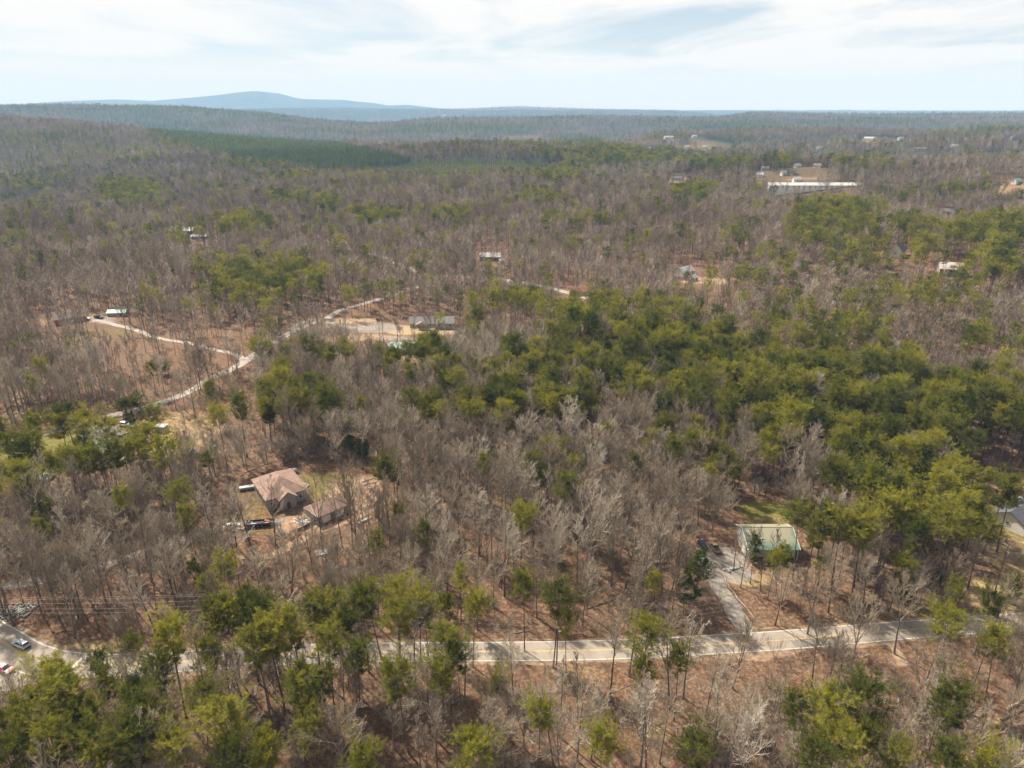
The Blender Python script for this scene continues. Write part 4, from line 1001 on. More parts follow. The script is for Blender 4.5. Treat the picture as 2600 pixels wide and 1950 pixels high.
# ------------------------------------------------------------------ buildings
M_WHITEW = mat('white_siding', (0.74, 0.70, 0.62), 0.6, col2=(0.62, 0.58, 0.51), scale=1.0, wave=('Z', 1.2))
M_GREYW = mat('grey_siding', (0.36, 0.34, 0.32), 0.7, col2=(0.28, 0.265, 0.25), scale=1.0, wave=('Z', 1.2))
M_TANW = mat('tan_siding', (0.50, 0.42, 0.32), 0.7, col2=(0.42, 0.34, 0.26), scale=1.0, wave=('Z', 1.2))
M_STONE = mat('grey_stucco', (0.30, 0.27, 0.25), 0.9, col2=(0.20, 0.185, 0.17), scale=1.6, bump=0.3)
M_REDWOOD = mat('red_wood_siding', (0.40, 0.125, 0.05), 0.7, col2=(0.30, 0.085, 0.035), scale=1.5, wave=('Z', 1.4))
M_BRICK = mat('brick', (0.36, 0.12, 0.065), 0.9, col2=(0.28, 0.085, 0.05), scale=3.0)
M_TRIM = mat('white_trim', (0.78, 0.75, 0.70), 0.5, var=0.1)
M_GLASS = mat('window_glass', (0.03, 0.035, 0.04), 0.08, spec=0.6)
M_DOOR = mat('dark_door', (0.10, 0.07, 0.05), 0.6, var=0.3)
M_SALMON = mat('salmon_shingle', (0.285, 0.19, 0.148), 0.95, col2=(0.20, 0.128, 0.10), scale=0.7, bump=0.4, bscale=6)
M_SHING = mat('grey_shingle', (0.20, 0.185, 0.18), 0.95, col2=(0.135, 0.125, 0.12), scale=1.0, bump=0.4, bscale=6)
M_SHINGB = mat('brown_shingle', (0.25, 0.185, 0.155), 0.95, col2=(0.175, 0.13, 0.11), scale=1.0, bump=0.4, bscale=6)
M_DARKSH = mat('dark_shingle', (0.10, 0.10, 0.115), 0.9, col2=(0.07, 0.07, 0.08), scale=1.0)
M_METAL = mat('galvanised_roof', (0.38, 0.38, 0.385), 0.6, metal=0.1, col2=(0.28, 0.27, 0.26), scale=0.6, wave=('X', 2.2))
M_WROOF = mat('white_roof', (0.50, 0.49, 0.48), 0.7, col2=(0.36, 0.345, 0.33), scale=0.5)
M_TEAL = mat('teal_metal_roof', (0.30, 0.48, 0.42), 0.5, col2=(0.22, 0.36, 0.31), scale=0.6, wave=('X', 2.2))
M_REDR = mat('red_metal_roof', (0.40, 0.15, 0.115), 0.6, col2=(0.30, 0.11, 0.085), scale=0.6, wave=('X', 2.2))
M_PALER = mat('pale_tan_roof', (0.52, 0.44, 0.38), 0.7, col2=(0.40, 0.33, 0.28), scale=0.5)
M_WOOD = mat('weathered_wood', (0.36, 0.29, 0.22), 0.9, col2=(0.24, 0.19, 0.145), scale=2.5)
M_NEWWOOD = mat('new_lumber', (0.58, 0.40, 0.22), 0.8, col2=(0.47, 0.32, 0.17), scale=2.5)
M_DARKWOOD = mat('dark_wood', (0.09, 0.065, 0.05), 0.9, col2=(0.06, 0.045, 0.035), scale=2.5)
M_CONC = mat('concrete', (0.48, 0.45, 0.41), 0.9, col2=(0.38, 0.35, 0.32), scale=1.5)
def barn_roof_mat():
    m = bpy.data.materials.new('green_tan_metal_roof'); m.use_nodes = True; t = m.node_tree; b = t.nodes['Principled BSDF']
    b.inputs['Roughness'].default_value = 0.42; b.inputs['Specular IOR Level'].default_value = 0.5
    tcn = N(t, 'ShaderNodeTexCoord'); sp = N(t, 'ShaderNodeSeparateXYZ'); t.links.new(tcn.outputs['Object'], sp.inputs[0])
    nz = N(t, 'ShaderNodeTexNoise'); nz.inputs['Scale'].default_value = 0.45; nz.inputs['Detail'].default_value = 5; t.links.new(tcn.outputs['Object'], nz.inputs[0])
    # tan on the back slope; on the front, green towards gables and lower eave
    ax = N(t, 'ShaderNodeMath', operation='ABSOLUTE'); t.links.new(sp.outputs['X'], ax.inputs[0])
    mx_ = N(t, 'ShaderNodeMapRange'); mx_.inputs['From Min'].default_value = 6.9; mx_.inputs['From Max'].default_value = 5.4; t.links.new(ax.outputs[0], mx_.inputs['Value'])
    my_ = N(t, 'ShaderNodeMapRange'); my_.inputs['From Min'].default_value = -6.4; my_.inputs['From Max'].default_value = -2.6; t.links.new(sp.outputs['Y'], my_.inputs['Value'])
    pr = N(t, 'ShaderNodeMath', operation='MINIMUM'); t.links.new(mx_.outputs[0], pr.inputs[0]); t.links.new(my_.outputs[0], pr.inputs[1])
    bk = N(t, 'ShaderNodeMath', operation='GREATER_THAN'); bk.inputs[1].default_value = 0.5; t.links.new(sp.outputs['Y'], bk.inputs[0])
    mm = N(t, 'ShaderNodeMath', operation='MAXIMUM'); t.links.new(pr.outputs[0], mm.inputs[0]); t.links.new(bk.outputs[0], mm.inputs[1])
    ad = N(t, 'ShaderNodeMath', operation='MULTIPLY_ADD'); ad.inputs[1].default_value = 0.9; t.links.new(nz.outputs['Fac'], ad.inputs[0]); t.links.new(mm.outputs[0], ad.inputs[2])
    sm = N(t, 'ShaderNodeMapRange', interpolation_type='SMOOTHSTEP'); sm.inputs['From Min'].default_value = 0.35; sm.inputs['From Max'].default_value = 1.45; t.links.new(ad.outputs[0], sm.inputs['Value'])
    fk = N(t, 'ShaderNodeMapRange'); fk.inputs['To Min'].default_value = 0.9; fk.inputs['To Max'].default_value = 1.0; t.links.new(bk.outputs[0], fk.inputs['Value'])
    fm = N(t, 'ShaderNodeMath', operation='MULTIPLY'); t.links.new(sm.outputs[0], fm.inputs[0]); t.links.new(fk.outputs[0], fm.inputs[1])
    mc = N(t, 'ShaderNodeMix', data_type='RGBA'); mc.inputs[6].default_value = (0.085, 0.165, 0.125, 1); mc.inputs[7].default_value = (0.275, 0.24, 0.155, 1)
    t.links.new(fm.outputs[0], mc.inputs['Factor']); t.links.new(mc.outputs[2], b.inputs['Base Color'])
    wv = N(t, 'ShaderNodeTexWave'); wv.bands_direction = 'X'; wv.inputs['Scale'].default_value = 0.7; t.links.new(tcn.outputs['Object'], wv.inputs[0])
    bp = N(t, 'ShaderNodeBump'); bp.inputs['Strength'].default_value = 0.5; bp.inputs['Distance'].default_value = 0.05; t.links.new(wv.outputs['Fac'], bp.inputs['Height']); t.links.new(bp.outputs[0], b.inputs['Normal'])
    return m
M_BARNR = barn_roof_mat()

def add_window(root, c, w, h, face, trim=M_TRIM):
    """face: 0 = -y wall, 1 = +x, 2 = +y, 3 = -x; c on the wall surface"""
    n = [(0, -1), (1, 0), (0, 1), (-1, 0)][face]
    fr = MB(); pn = MB()
    def bx(mb_, cx, cz, ww, hh, dpt, off):
        p = (c[0] + n[0] * off + (cx if face in (0, 2) else 0), c[1] + n[1] * off + (cx if face in (1, 3) else 0), c[2] + cz)
        mb_.box(p, (ww, dpt, hh) if face in (0, 2) else (dpt, ww, hh))
    t_ = 0.09
    bx(fr, 0, h / 2 - t_ / 2, w, t_, 0.10, 0.03); bx(fr, 0, -h / 2 + t_ / 2, w, t_, 0.10, 0.03)
    bx(fr, -w / 2 + t_ / 2, 0, t_, h - 2 * t_, 0.10, 0.03); bx(fr, w / 2 - t_ / 2, 0, t_, h - 2 * t_, 0.10, 0.03); bx(fr, 0, 0, w - 2 * t_, 0.05, 0.06, 0.03)
    wf = fr.build('window', trim, root); bx(pn, 0, 0, w - t_, h - t_, 0.02, 0.015); pn.build('pane', M_GLASS, wf)
def add_door(root, c, w, h, face, m=M_DOOR):
    n = [(0, -1), (1, 0), (0, 1), (-1, 0)][face]
    mb_ = MB(); mb_.box((c[0] + n[0] * 0.03, c[1] + n[1] * 0.03, c[2]), (w, 0.08, h) if face in (0, 2) else (0.08, w, h))
    d = mb_.build('door', m, root)
    hb_ = MB(); k = w * 0.38
    hb_.box((c[0] + n[0] * 0.09 + (k if face in (0, 2) else 0), c[1] + n[1] * 0.09 + (k if face in (1, 3) else 0), c[2] - 0.05), (0.08, 0.08, 0.08)); hb_.build('handle', M_METAL, d)
def gable_roof(root, w, d, zb, rise, over, m, yoff=0.0, ridge_y=0.0, front=0.0, th=0.16, name='roof'):
    """ridge along x; front: extra overhang on the -y side"""
    mb_ = MB(); hw = w / 2 + over
    y0 = -d / 2 - over - front; y1 = d / 2 + over
    sl0 = rise / (d / 2 + ridge_y); sl1 = rise / (d / 2 - ridge_y)
    zr = zb + rise; z0 = zr - sl0 * (ridge_y - y0); z1 = zr - sl1 * (y1 - ridge_y)
    for ya, za_, yb, zb_ in ((y0, z0, ridge_y, zr), (ridge_y, zr, y1, z1)):
        p = [(-hw, ya, za_), (hw, ya, za_), (hw, yb, zb_), (-hw, yb, zb_)]
        p = [(a_, b_, c_ + th * 0.6) for a_, b_, c_ in p] + [(a_, b_, c_ - th * 0.4) for a_, b_, c_ in p]
        mb_.poly(p, [(0, 1, 2, 3), (7, 6, 5, 4), (0, 4, 5, 1), (1, 5, 6, 2), (2, 6, 7, 3), (3, 7, 4, 0)])
    o_ = mb_.build(name, m, root)
    return o_
def gable_walls(root, w, d, h, rise, m, ridge_y=0.0, name='wall'):
    bs_ = -0.4 - w * 0.06          # walls run on into the slope
    mb_ = MB(); pr_ = [(-d / 2, bs_), (d / 2, bs_), (d / 2, h), (ridge_y, h + rise - 0.08), (-d / 2, h)]
    p = [(-w / 2, a_, b_) for a_, b_ in pr_] + [(w / 2, a_, b_) for a_, b_ in pr_]
    mb_.poly(p, [(4, 3, 2, 1, 0), (5, 6, 7, 8, 9), (0, 1, 6, 5), (1, 2, 7, 6), (2, 3, 8, 7), (3, 4, 9, 8), (4, 0, 5, 9)])
    return mb_.build(name, m, root)
def gable_house(name, label, loc, rz, w, d, h, rise, wm, rm_, over=0.4, wins=4, chimney=False, cat='house', group=None, doors=True, trim=M_TRIM):
    root = empty(name, loc, rz, label, cat, group)
    gable_walls(root, w, d, h, rise, wm); r_ = gable_roof(root, w, d, h, rise, over, rm_)
    for k in range(wins):
        x_ = -w / 2 + w * (k + 0.5) / max(wins, 1)
        if doors and k == wins // 2: add_door(root, (x_, -d / 2, 1.05), 1.0, 2.1, 0)
        else: add_window(root, (x_, -d / 2, h * 0.55), min(1.2, w / wins * 0.5), h * 0.42, 0, trim)
    if wins: 
        add_window(root, (-w / 2, 0, h * 0.55), 1.1, h * 0.42, 3, trim); add_window(root, (w / 2, 0, h * 0.55), 1.1, h * 0.42, 1, trim)
    if chimney:
        MB().box((w * 0.36, d * 0.2, h + rise * 0.7), (0.9, 0.9, rise + 1.8)).build('chimney', M_BRICK, r_)
    return root
def hip_roof(root, w, d, zb, rise, over, m, ridge, name='roof'):
    """ridge of given length along x (or along y when negative)"""
    hw, hd = w / 2 + over, d / 2 + over; mb_ = MB()
    rx_, ry_ = (ridge / 2, 0) if ridge >= 0 else (0, -ridge / 2)
    zt = zb + rise; e0 = zb - 0.12
    b_ = [(-hw, -hd, zb), (hw, -hd, zb), (hw, hd, zb), (-hw, hd, zb)]
    top = [(-rx_, -ry_, zt), (rx_, ry_, zt)] if ridge >= 0 else [(0, -ry_, zt), (0, ry_, zt)]
    lo = [(a_, c_, e0) for a_, c_, _ in b_]
    if ridge >= 0: f = [(0, 1, 5, 4), (1, 2, 5), (2, 3, 4, 5), (3, 0, 4)]
    else: f = [(0, 1, 4), (1, 2, 5, 4), (2, 3, 5), (3, 0, 4, 5)]
    f += [(0, 6, 7, 1), (1, 7, 8, 2), (2, 8, 9, 3), (3, 9, 6, 0), (9, 8, 7, 6)]
    mb_.poly(b_ + top + lo, f)
    return mb_.build(name, m, root)

# barn with green and tan metal roof
bz_ = hz(68.7, 163.6)
rt = empty('barn', (68.7, 164.2, bz_), 0.0, 'white gabled barn with green and tan metal roof beside gravel pad', 'barn')
gable_walls(rt, 13.0, 9.0, 4.4, 1.9, M_WHITEW, 0.2)
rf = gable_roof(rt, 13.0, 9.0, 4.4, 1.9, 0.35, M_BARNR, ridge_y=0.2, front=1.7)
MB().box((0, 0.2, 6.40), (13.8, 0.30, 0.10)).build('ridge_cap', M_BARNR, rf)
for sx_ in (-1, 1):
    for ya, yb, za_, zb_ in ((-6.55, 0.2, 3.62, 6.33), (0.2, 4.85, 6.33, 4.28)):
        mb = MB(); L_ = math.hypot(yb - ya, zb_ - za_)
        p = [(sx_ * 6.87 + e_, y_, z_ + q_) for e_ in (-0.02, 0.05) for y_, z_ in ((ya, za_), (yb, zb_)) for q_ in (-0.14, 0.12)]
        mb.poly(p, [(0, 1, 3, 2), (4, 6, 7, 5), (0, 4, 5, 1), (2, 3, 7, 6), (0, 2, 6, 4), (1, 5, 7, 3)]); mb.build('fascia', M_TRIM, rf)
for x_ in (-6.4, -2.2, 2.2, 6.4):
    MB().box((x_, -6.2, 1.75), (0.14, 0.14, 3.5)).build('porch_post', M_TRIM, rt)
add_window(rt, (-3.6, -4.5, 1.9), 1.2, 1.5, 0); add_door(rt, (0.6, -4.5, 1.1), 1.1, 2.2, 0); add_window(rt, (4.0, -4.5, 1.9), 1.2, 1.5, 0)
add_window(rt, (-6.5, 2.6, 3.6), 0.8, 0.7, 3); add_window(rt, (-6.5, -2.6, 1.6), 0.9, 0.9, 3)
# flag on the porch
fl = empty('flag', (62.3, 157.6, bz_), 0, 'small red and white flag hanging at the barn porch corner', 'flag')
MB().tube((0, 0, 2.7), (-0.5, -1.0, 3.6), 0.02).build('flagpole', M_TRIM, fl)
M_FLAG = mat('flag_cloth', (0.62, 0.42, 0.42), 0.8, col2=(0.36, 0.13, 0.14), scale=5)
mb = MB(); 
for k in range(4):
    mb.poly([(-0.45 + 0.05 * k, -0.9 + 0.18 * k, 3.5 - 0.13 * k), (-0.40 + 0.05 * k, -0.72 + 0.18 * k, 3.37 - 0.13 * k), (-0.36 + 0.05 * k, -0.75 + 0.2 * k, 2.2), (-0.43 + 0.05 * k, -0.95 + 0.2 * k, 2.25)], [(0, 1, 2, 3)])
mb.build('cloth', M_FLAG, fl)
# slat fence east of the barn
fe = empty('picket_fence', (76.2, 160.4, hz(78, 160)), 0.05, 'weathered vertical board fence running off the end of the barn', 'fence')
for k in range(26):
    MB().box((k * 0.30, 0.02 * math.sin(k * 3), 0.75 + 0.05 * math.sin(k * 7)), (0.14, 0.03, 1.5)).build('board', M_WOOD, fe)
for z_ in (0.4, 1.2): MB().box((3.75, 0.06, z_), (7.8, 0.05, 0.09)).build('rail', M_WOOD, fe)

# salmon-roofed house
r33 = math.radians(33.7); hc = (-71.4, 192.0); z0 = hz(*hc)
rt = empty('house', (hc[0], hc[1], z0), r33, 'grey house with broad salmon hipped roof in a grassy yard', 'house')
MB().box((0, 0, 1.7), (11.8, 14.6, 4.2)).build('wall', M_STONE, rt)
rf = hip_roof(rt, 11.8, 14.6, 3.8, 3.7, 0.55, M_SALMON, -3.4)
# gabled front wing
mb = MB(); mb.poly([(-2.6, -9.2, -0.4), (2.2, -9.2, -0.4), (2.2, -7.2, -0.4), (-2.6, -7.2, -0.4), (-2.6, -9.2, 3.7), (2.2, -9.2, 3.7), (2.2, -7.2, 3.7), (-2.6, -7.2, 3.7), (-0.2, -9.2, 5.4), (-0.2, -7.2, 5.4)],
    [(0, 1, 5, 8, 4), (1, 2, 6, 5), (3, 0, 4, 7)]); mb.build('wing_wall', M_STONE, rt)
mb = MB(); mb.poly([(-3.0, -9.7, 3.45), (-0.2, -9.7, 5.6), (-0.2, -3.5, 5.6), (-3.0, -3.5, 3.45), (2.6, -9.7, 3.45), (2.6, -3.5, 3.45)], [(0, 1, 2, 3), (1, 4, 5, 2)]); mb.build('wing_roof', M_SALMON, rf)
for y_ in (-5, 0.2, 4.6): add_window(rt, (5.9, y_, 1.9), 1.3, 1.5, 1)
for x_ in (-4.6, 4.0): add_window(rt, (x_, -7.3, 1.9), 1.2, 1.5, 0)
add_door(rt, (-0.2, -9.2, 1.0), 1.1, 2.1, 0)
for y_ in (-4.5, 1, 5): add_window(rt, (-5.9, y_, 1.9), 1.3, 1.5, 3)
# salmon-roofed garage
r45 = math.radians(44); gc = (-54.2, 181.0); z0 = hz(*gc)
rt = empty('garage', (gc[0], gc[1], z0), r45, 'garage with salmon hipped roof below the larger salmon-roofed house', 'garage')
MB().box((0, 0, 1.2), (9.8, 7.0, 3.2)).build('wall', M_STONE, rt); hip_roof(rt, 9.8, 7.0, 2.8, 2.3, 0.5, M_SALMON, 3.6)
add_door(rt, (-2.4, -3.5, 1.15), 2.6, 2.2, 0, M_TRIM); add_door(rt, (2.0, -3.5, 1.15), 2.6, 2.2, 0, M_TRIM); add_window(rt, (4.9, 0, 1.6), 1.0, 1.0, 1); add_window(rt, (-4.9, 0, 1.6), 1.0, 1.0, 3)

# grey multi-gabled house by the side road
z0 = hz(-143, 229)
rt = empty('bungalow', (-143.5, 228.5, z0), -0.57, 'grey-shingled house with crossing gables behind the lawn pines', 'house')
gable_walls(rt, 15, 11, 2.8, 2.3, M_TANW); rf = gable_roof(rt, 15, 11, 2.8, 2.3, 0.6, M_SHING)
for x_ in (-5, -1.5, 5): add_window(rt, (x_, -5.5, 1.6), 1.2, 1.3, 0)
add_door(rt, (2.0, -5.5, 1.05), 1.0, 2.1, 0); add_window(rt, (-7.5, 0, 1.6), 1.2, 1.3, 3)
wing = MB(); wing.poly([(3.6, -7.5, -.4), (11.0, -7.5, -.4), (11.0, 3, -.4), (3.6, 3, -.4), (3.6, -7.5, 2.7), (11.0, -7.5, 2.7), (11.0, 3, 2.7), (3.6, 3, 2.7), (7.3, -7.5, 4.5), (7.3, 3, 4.5)], [(0, 1, 5, 8, 4), (1, 2, 6, 5), (2, 3, 7, 9, 6), (3, 0, 4, 7)]); wing.build('wing_wall', M_TANW, rt)
mb = MB()
for xa, xb in ((3.0, 7.3), (7.3, 11.6)):
    za_, zb_ = (2.45, 4.62) if xa < 7 else (4.62, 2.45)
    p = [(xa, -8.1, za_), (xb, -8.1, zb_), (xb, 3.6, zb_), (xa, 3.6, za_)]; p = [(a_, b_, c_ + 0.1) for a_, b_, c_ in p] + [(a_, b_, c_ - 0.06) for a_, b_, c_ in p]
    mb.poly(p, [(0, 1, 2, 3), (7, 6, 5, 4), (0, 4, 5, 1), (1, 5, 6, 2), (2, 6, 7, 3), (3, 7, 4, 0)])
mb.build('wing_roof', M_SHING, rf)
MB().box((7.3, -2.2, 4.78), (0.25, 11.6, 0.06)).build('ridge_cap', M_TRIM, rf); MB().box((0, -6.2, 2.44), (16.0, 0.12, 0.16)).build('gutter', M_TRIM, rf)
# small shed
p = at(412, 1094)
rt = empty('shed', (p.x, p.y, p.z), -0.25, 'small grey shed with an open dark doorway beside the straw slope', 'shed')
mb = MB(); hw, hd = 1.9, 1.3
mb.poly([(-hw, -hd, 0), (hw, -hd, 0), (hw, hd, 0), (-hw, hd, 0), (-hw, -hd, 2.2), (hw, -hd, 2.2), (hw, hd, 2.0), (-hw, hd, 2.0)], [(1, 2, 6, 5), (2, 3, 7, 6), (0, 1, 5, 4)])
mb.box((-hw, -0.95, 1.05), (0.06, 0.6, 2.1)); mb.box((-hw, 0.95, 1.05), (0.06, 0.6, 2.1)); mb.build('wall', M_GREYW, rt)
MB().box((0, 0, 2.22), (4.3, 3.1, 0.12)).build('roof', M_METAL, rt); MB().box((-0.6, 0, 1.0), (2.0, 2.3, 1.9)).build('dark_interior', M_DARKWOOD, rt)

# red wooden cabin
c4 = at(160, 818); 
rt = gable_house('cabin', 'red wooden cabin with brown shingle roof and brick chimney', (c4.x + 2, c4.y + 3, c4.z), math.radians(38), 15, 10, 3.0, 3.2, M_REDWOOD, M_SHINGB, 0.6, 4, True)
# newly built long grey-roofed house
rt = empty('long_house', (-44.2, 380.2, hz(-44, 379)), 0.03, 'long grey house with dark shingle roof and timber porch on bare sand', 'house')
gable_walls(rt, 24, 9, 3.0, 2.6, M_GREYW); rf = gable_roof(rt, 24, 9, 3.0, 2.6, 0.5, M_SHING)
for x_ in (-10, 1.5, 4, 7, 10): add_window(rt, (x_, -4.5, 1.7), 1.3, 1.5, 0)
mb = MB(); mb.poly([(-8.6, -8.2, 3.0), (-5.5, -8.2, 4.4), (-5.5, -1.5, 4.4), (-8.6, -1.5, 3.0), (-2.4, -8.2, 3.0), (-2.4, -1.5, 3.0)], [(0, 1, 2, 3), (1, 4, 5, 2)]); mb.build('porch_roof', M_SHING, rf)
mb = MB(); mb.poly([(-8.2, -7.9, 3.0), (-2.8, -7.9, 3.0), (-5.5, -7.9, 4.2)], [(0, 1, 2)]); mb.build('porch_gable', M_NEWWOOD, rf)
for x_ in (-8.2, -5.5, -2.8): MB().box((x_, -7.9, 1.5), (0.18, 0.18, 3.0)).build('porch_post', M_NEWWOOD, rt)
MB().box((-4.0, -6.4, 0.35), (12, 3.6, 0.18)).build('porch_deck', M_NEWWOOD, rt); MB().box((-4.0, -8.2, 1.0), (12, 0.08, 0.12)).build('porch_rail', M_NEWWOOD, rt)
MB().box((2.0, 1.0, 5.3), (0.25, 0.25, 0.8)).build('vent_pipe', M_TRIM, rf)
# teal-roofed building among pines
p = at(1025, 893); gable_house('outbuilding', 'teal metal roofed outbuilding half hidden by pines', (p.x, p.y, p.z), 0.1, 14, 8, 2.8, 2.2, M_TANW, M_TEAL, wins=3)
p = at(301, 799); gable_house('carport', 'low teal-roofed shelter beside the black pickup', (p.x, p.y, p.z), 0.1, 10, 6, 2.0, 1.2, M_WOOD, M_TEAL, wins=2, cat='shelter')
p = at(1246, 660); gable_house('metal_roof_cabin', 'dark cabin with pale metal roof deep in the bare woods', (p.x, p.y, p.z), -0.08, 16, 8, 3.2, 2.6, M_DARKWOOD, M_METAL, wins=4)
p = at(1273, 667); gable_house('white_shed', 'small white shed beside the metal roofed cabin', (p.x, p.y, p.z), 0.5, 4, 3.2, 2.2, 1.0, M_WHITEW, M_WROOF, wins=0, cat='shed')
p = at(1467, 748); gable_house('red_roof_shed', 'shed with bright red metal roof behind the pine belt', (p.x, p.y, p.z), 0.06, 11, 6, 3.2, 2.4, M_WOOD, M_REDR, wins=3, cat='shed')
p = at(1737, 697); gable_house('pale_roof_house', 'house with pale grey roof hidden in woods by sandy clearing', (p.x, p.y, p.z), 0.6, 12, 8, 3, 2.8, M_WHITEW, M_METAL, wins=3)
p = at(1757, 712); gable_house('pale_roof_garage', 'small grey-roofed garage at the edge of the sandy clearing', (p.x, p.y, p.z), 0.6, 6, 5, 2.4, 1.6, M_WHITEW, M_METAL, wins=2, cat='garage')
p = at(2277, 650); gable_house('white_gable_house', 'dark-roofed white house with tall gable among the right-hand pines', (p.x, p.y, p.z), 0.9, 11, 8, 4.5, 4.0, M_WHITEW, M_DARKSH, wins=3, chimney=True)
p = at(2411, 692); gable_house('tan_roof_barn', 'barn with pale tan roof in the right-hand woods', (p.x, p.y, p.z), -0.35, 13, 10, 3.2, 3.2, M_WOOD, M_PALER, wins=2, cat='barn')
p = at(465, 592); gable_house('white_roof_house', 'house with glaring white roof in the left woods', (p.x, p.y, p.z), 0.05, 22, 11, 3.0, 3.0, M_GREYW, M_WROOF, wins=4)
p = at(515, 605); gable_house('white_roof_annex', 'low white-roofed annex right of the white roofed house', (p.x, p.y, p.z), 0.1, 18, 7, 2.4, 1.4, M_GREYW, M_WROOF, wins=3, cat='annex')
p = at(40, 545); gable_house('long_grey_house', 'long grey house at the left edge of the woods', (p.x, p.y, p.z), 0.02, 34, 11, 4.2, 3.6, M_GREYW, M_SHING, wins=6)
p = at(116, 552); gable_house('small_white_shed', 'small white-roofed shed right of the long grey house', (p.x, p.y, p.z), 0.1, 8, 6, 2.2, 1.5, M_WOOD, M_WROOF, wins=2, cat='shed')
p = at(350, 396); gable_house('white_farmhouse', 'white house on the far left hillside', (p.x, p.y, p.z), 0.05, 20, 12, 6, 5, M_WHITEW, M_WROOF, wins=3)
p = at(455, 408); gable_house('twin_gable_house', 'white gabled house left of the pine plantation foot', (p.x, p.y, p.z), 0.8, 22, 12, 6, 5, M_WHITEW, M_WROOF, wins=3)
# fenced house at the right edge
rt = empty('fenced_house', (147.5, 178.0, hz(147, 178)), 0.55, 'dark-roofed house with white gable behind a pale board fence', 'house')
gable_walls(rt, 15, 9, 3.0, 2.6, M_WHITEW); gable_roof(rt, 15, 9, 3.0, 2.6, 0.5, M_DARKSH)
for x_ in (-5, -1, 5): add_window(rt, (x_, -4.5, 1.7), 1.2, 1.4, 0)
add_door(rt, (2, -4.5, 1.05), 1.0, 2.1, 0); add_window(rt, (-7.5, 0, 1.7), 1.1, 1.3, 3)
def rail_fence(name, label, pix, m):
    pts = [at(*q) for q in pix]; root = empty(name, pts[0], 0, label, 'fence'); o0_ = pts[0]
    for a_, b_ in zip(pts[:-1], pts[1:]):
        n_ = max(1, int((b_ - a_).length / 2.4))
        for k in range(n_ + 1):
            q = a_ + (b_ - a_) * k / n_ - o0_; MB().box((q.x, q.y, hz(q.x + o0_.x, q.y + o0_.y) - o0_.z + 0.65), (0.13, 0.13, 1.4)).build('post', m, root)
        for zz in (0.3, 0.7, 1.1):
            mid_ = (a_ + b_) / 2 - o0_; MB().box((mid_.x, mid_.y, mid_.z + zz), ((b_ - a_).length, 0.04, 0.16), math.atan2((b_ - a_).y, (b_ - a_).x)).build('rail', m, root)
rail_fence('rail_fence', 'pale board rail fence around the yard at the right edge', [(2470, 1332), (2512, 1385), (2552, 1378), (2600, 1392)], M_WOOD)
rail_fence('garden_fence', 'short pale rail fence behind the fenced house at the right edge', [(2550, 1270), (2580, 1288), (2605, 1300)], M_WOOD)

# distant houses on the plain
FAR = [(1242, 316, 40, 12, 'long red and white farm building on the central plain', M_WHITEW, M_REDR), (1445, 299, 34, 12, 'long white-roofed barn on the far plain', M_WHITEW, M_WROOF), (1483, 320, 18, 10, 'white house left of its twin on the open field', M_WHITEW, M_WROOF), (1521, 320, 18, 10, 'white house right of its twin on the open field', M_WHITEW, M_WROOF),
       (1402, 324, 14, 9, 'small white house left of the open field', M_WHITEW, M_WROOF), (1463, 389, 22, 12, 'dark-roofed house on the valley clearing', M_TANW, M_DARKSH), (1652, 368, 14, 9, 'small house above the long white greenhouse', M_TANW, M_SHING), (1641, 382, 12, 8, 'small white house left of the long greenhouse yard', M_WHITEW, M_WROOF), (1722, 362, 16, 9, 'grey and white house on the valley knoll', M_WHITEW, M_METAL), (1765, 362, 14, 9, 'white house right of the valley knoll', M_WHITEW, M_SHINGB),
       (1692, 378, 12, 7, 'white trailer above the greenhouse', M_WHITEW, M_WROOF), (1682, 328, 26, 10, 'low red-roofed barn in the valley', M_TANW, M_REDR), (1770, 322, 14, 9, 'white house among far right woods', M_WHITEW, M_WROOF), (1878, 302, 30, 10, 'long white house on the far right plain', M_WHITEW, M_WROOF), (1945, 302, 20, 9, 'white house on the far right plain', M_WHITEW, M_WROOF), (2062, 318, 20, 9, 'white house near the right far field', M_WHITEW, M_WROOF),
       (1985, 325, 30, 10, 'brown-roofed house far right', M_TANW, M_SHINGB), (2190, 300, 22, 9, 'grey house at the far right edge', M_GREYW, M_SHING), (2195, 396, 16, 8, 'green-roofed building at the right edge of the valley', M_WHITEW, M_TEAL), (2045, 462, 20, 10, 'grey-roofed house in the right valley woods', M_TANW, M_SHING), (960, 250, 60, 16, 'pale farm building in the far centre hills', M_WHITEW, M_PALER), (1720, 392, 14, 8, 'white garage behind the greenhouse', M_WHITEW, M_WROOF), (1500, 297, 16, 9, 'white house right of the long white-roofed barn', M_WHITEW, M_WROOF)]
for dx_, dy_, w_, d_, lab, wm, rm_ in FAR:
    p = atd(dx_, dy_); sc_ = 0.62 if math.hypot(p.x, p.y) < 1600 else 0.8
    gable_house('farmhouse', lab, (p.x, p.y, p.z), (dx_ * 7 % 11 - 5) * 0.12, w_ * sc_, d_ * sc_, 4.6 * sc_, 4.0 * sc_, wm, rm_, wins=3, group=None)
p = atd(1763, 408)
rt = empty('greenhouse', (p.x, p.y, p.z), -0.01, 'very long low white greenhouse in the right valley', 'greenhouse')
gable_walls(rt, 112, 12, 4.5, 2.6, M_WHITEW)
rf = gable_roof(rt, 112, 12, 4.5, 2.6, 0.4, M_WROOF)
for k in range(18): MB().box((-53 + 6.2 * k, -6.05, 2.6), (1.6, 0.1, 3.0)).build('side_panel', M_GREYW, rt)

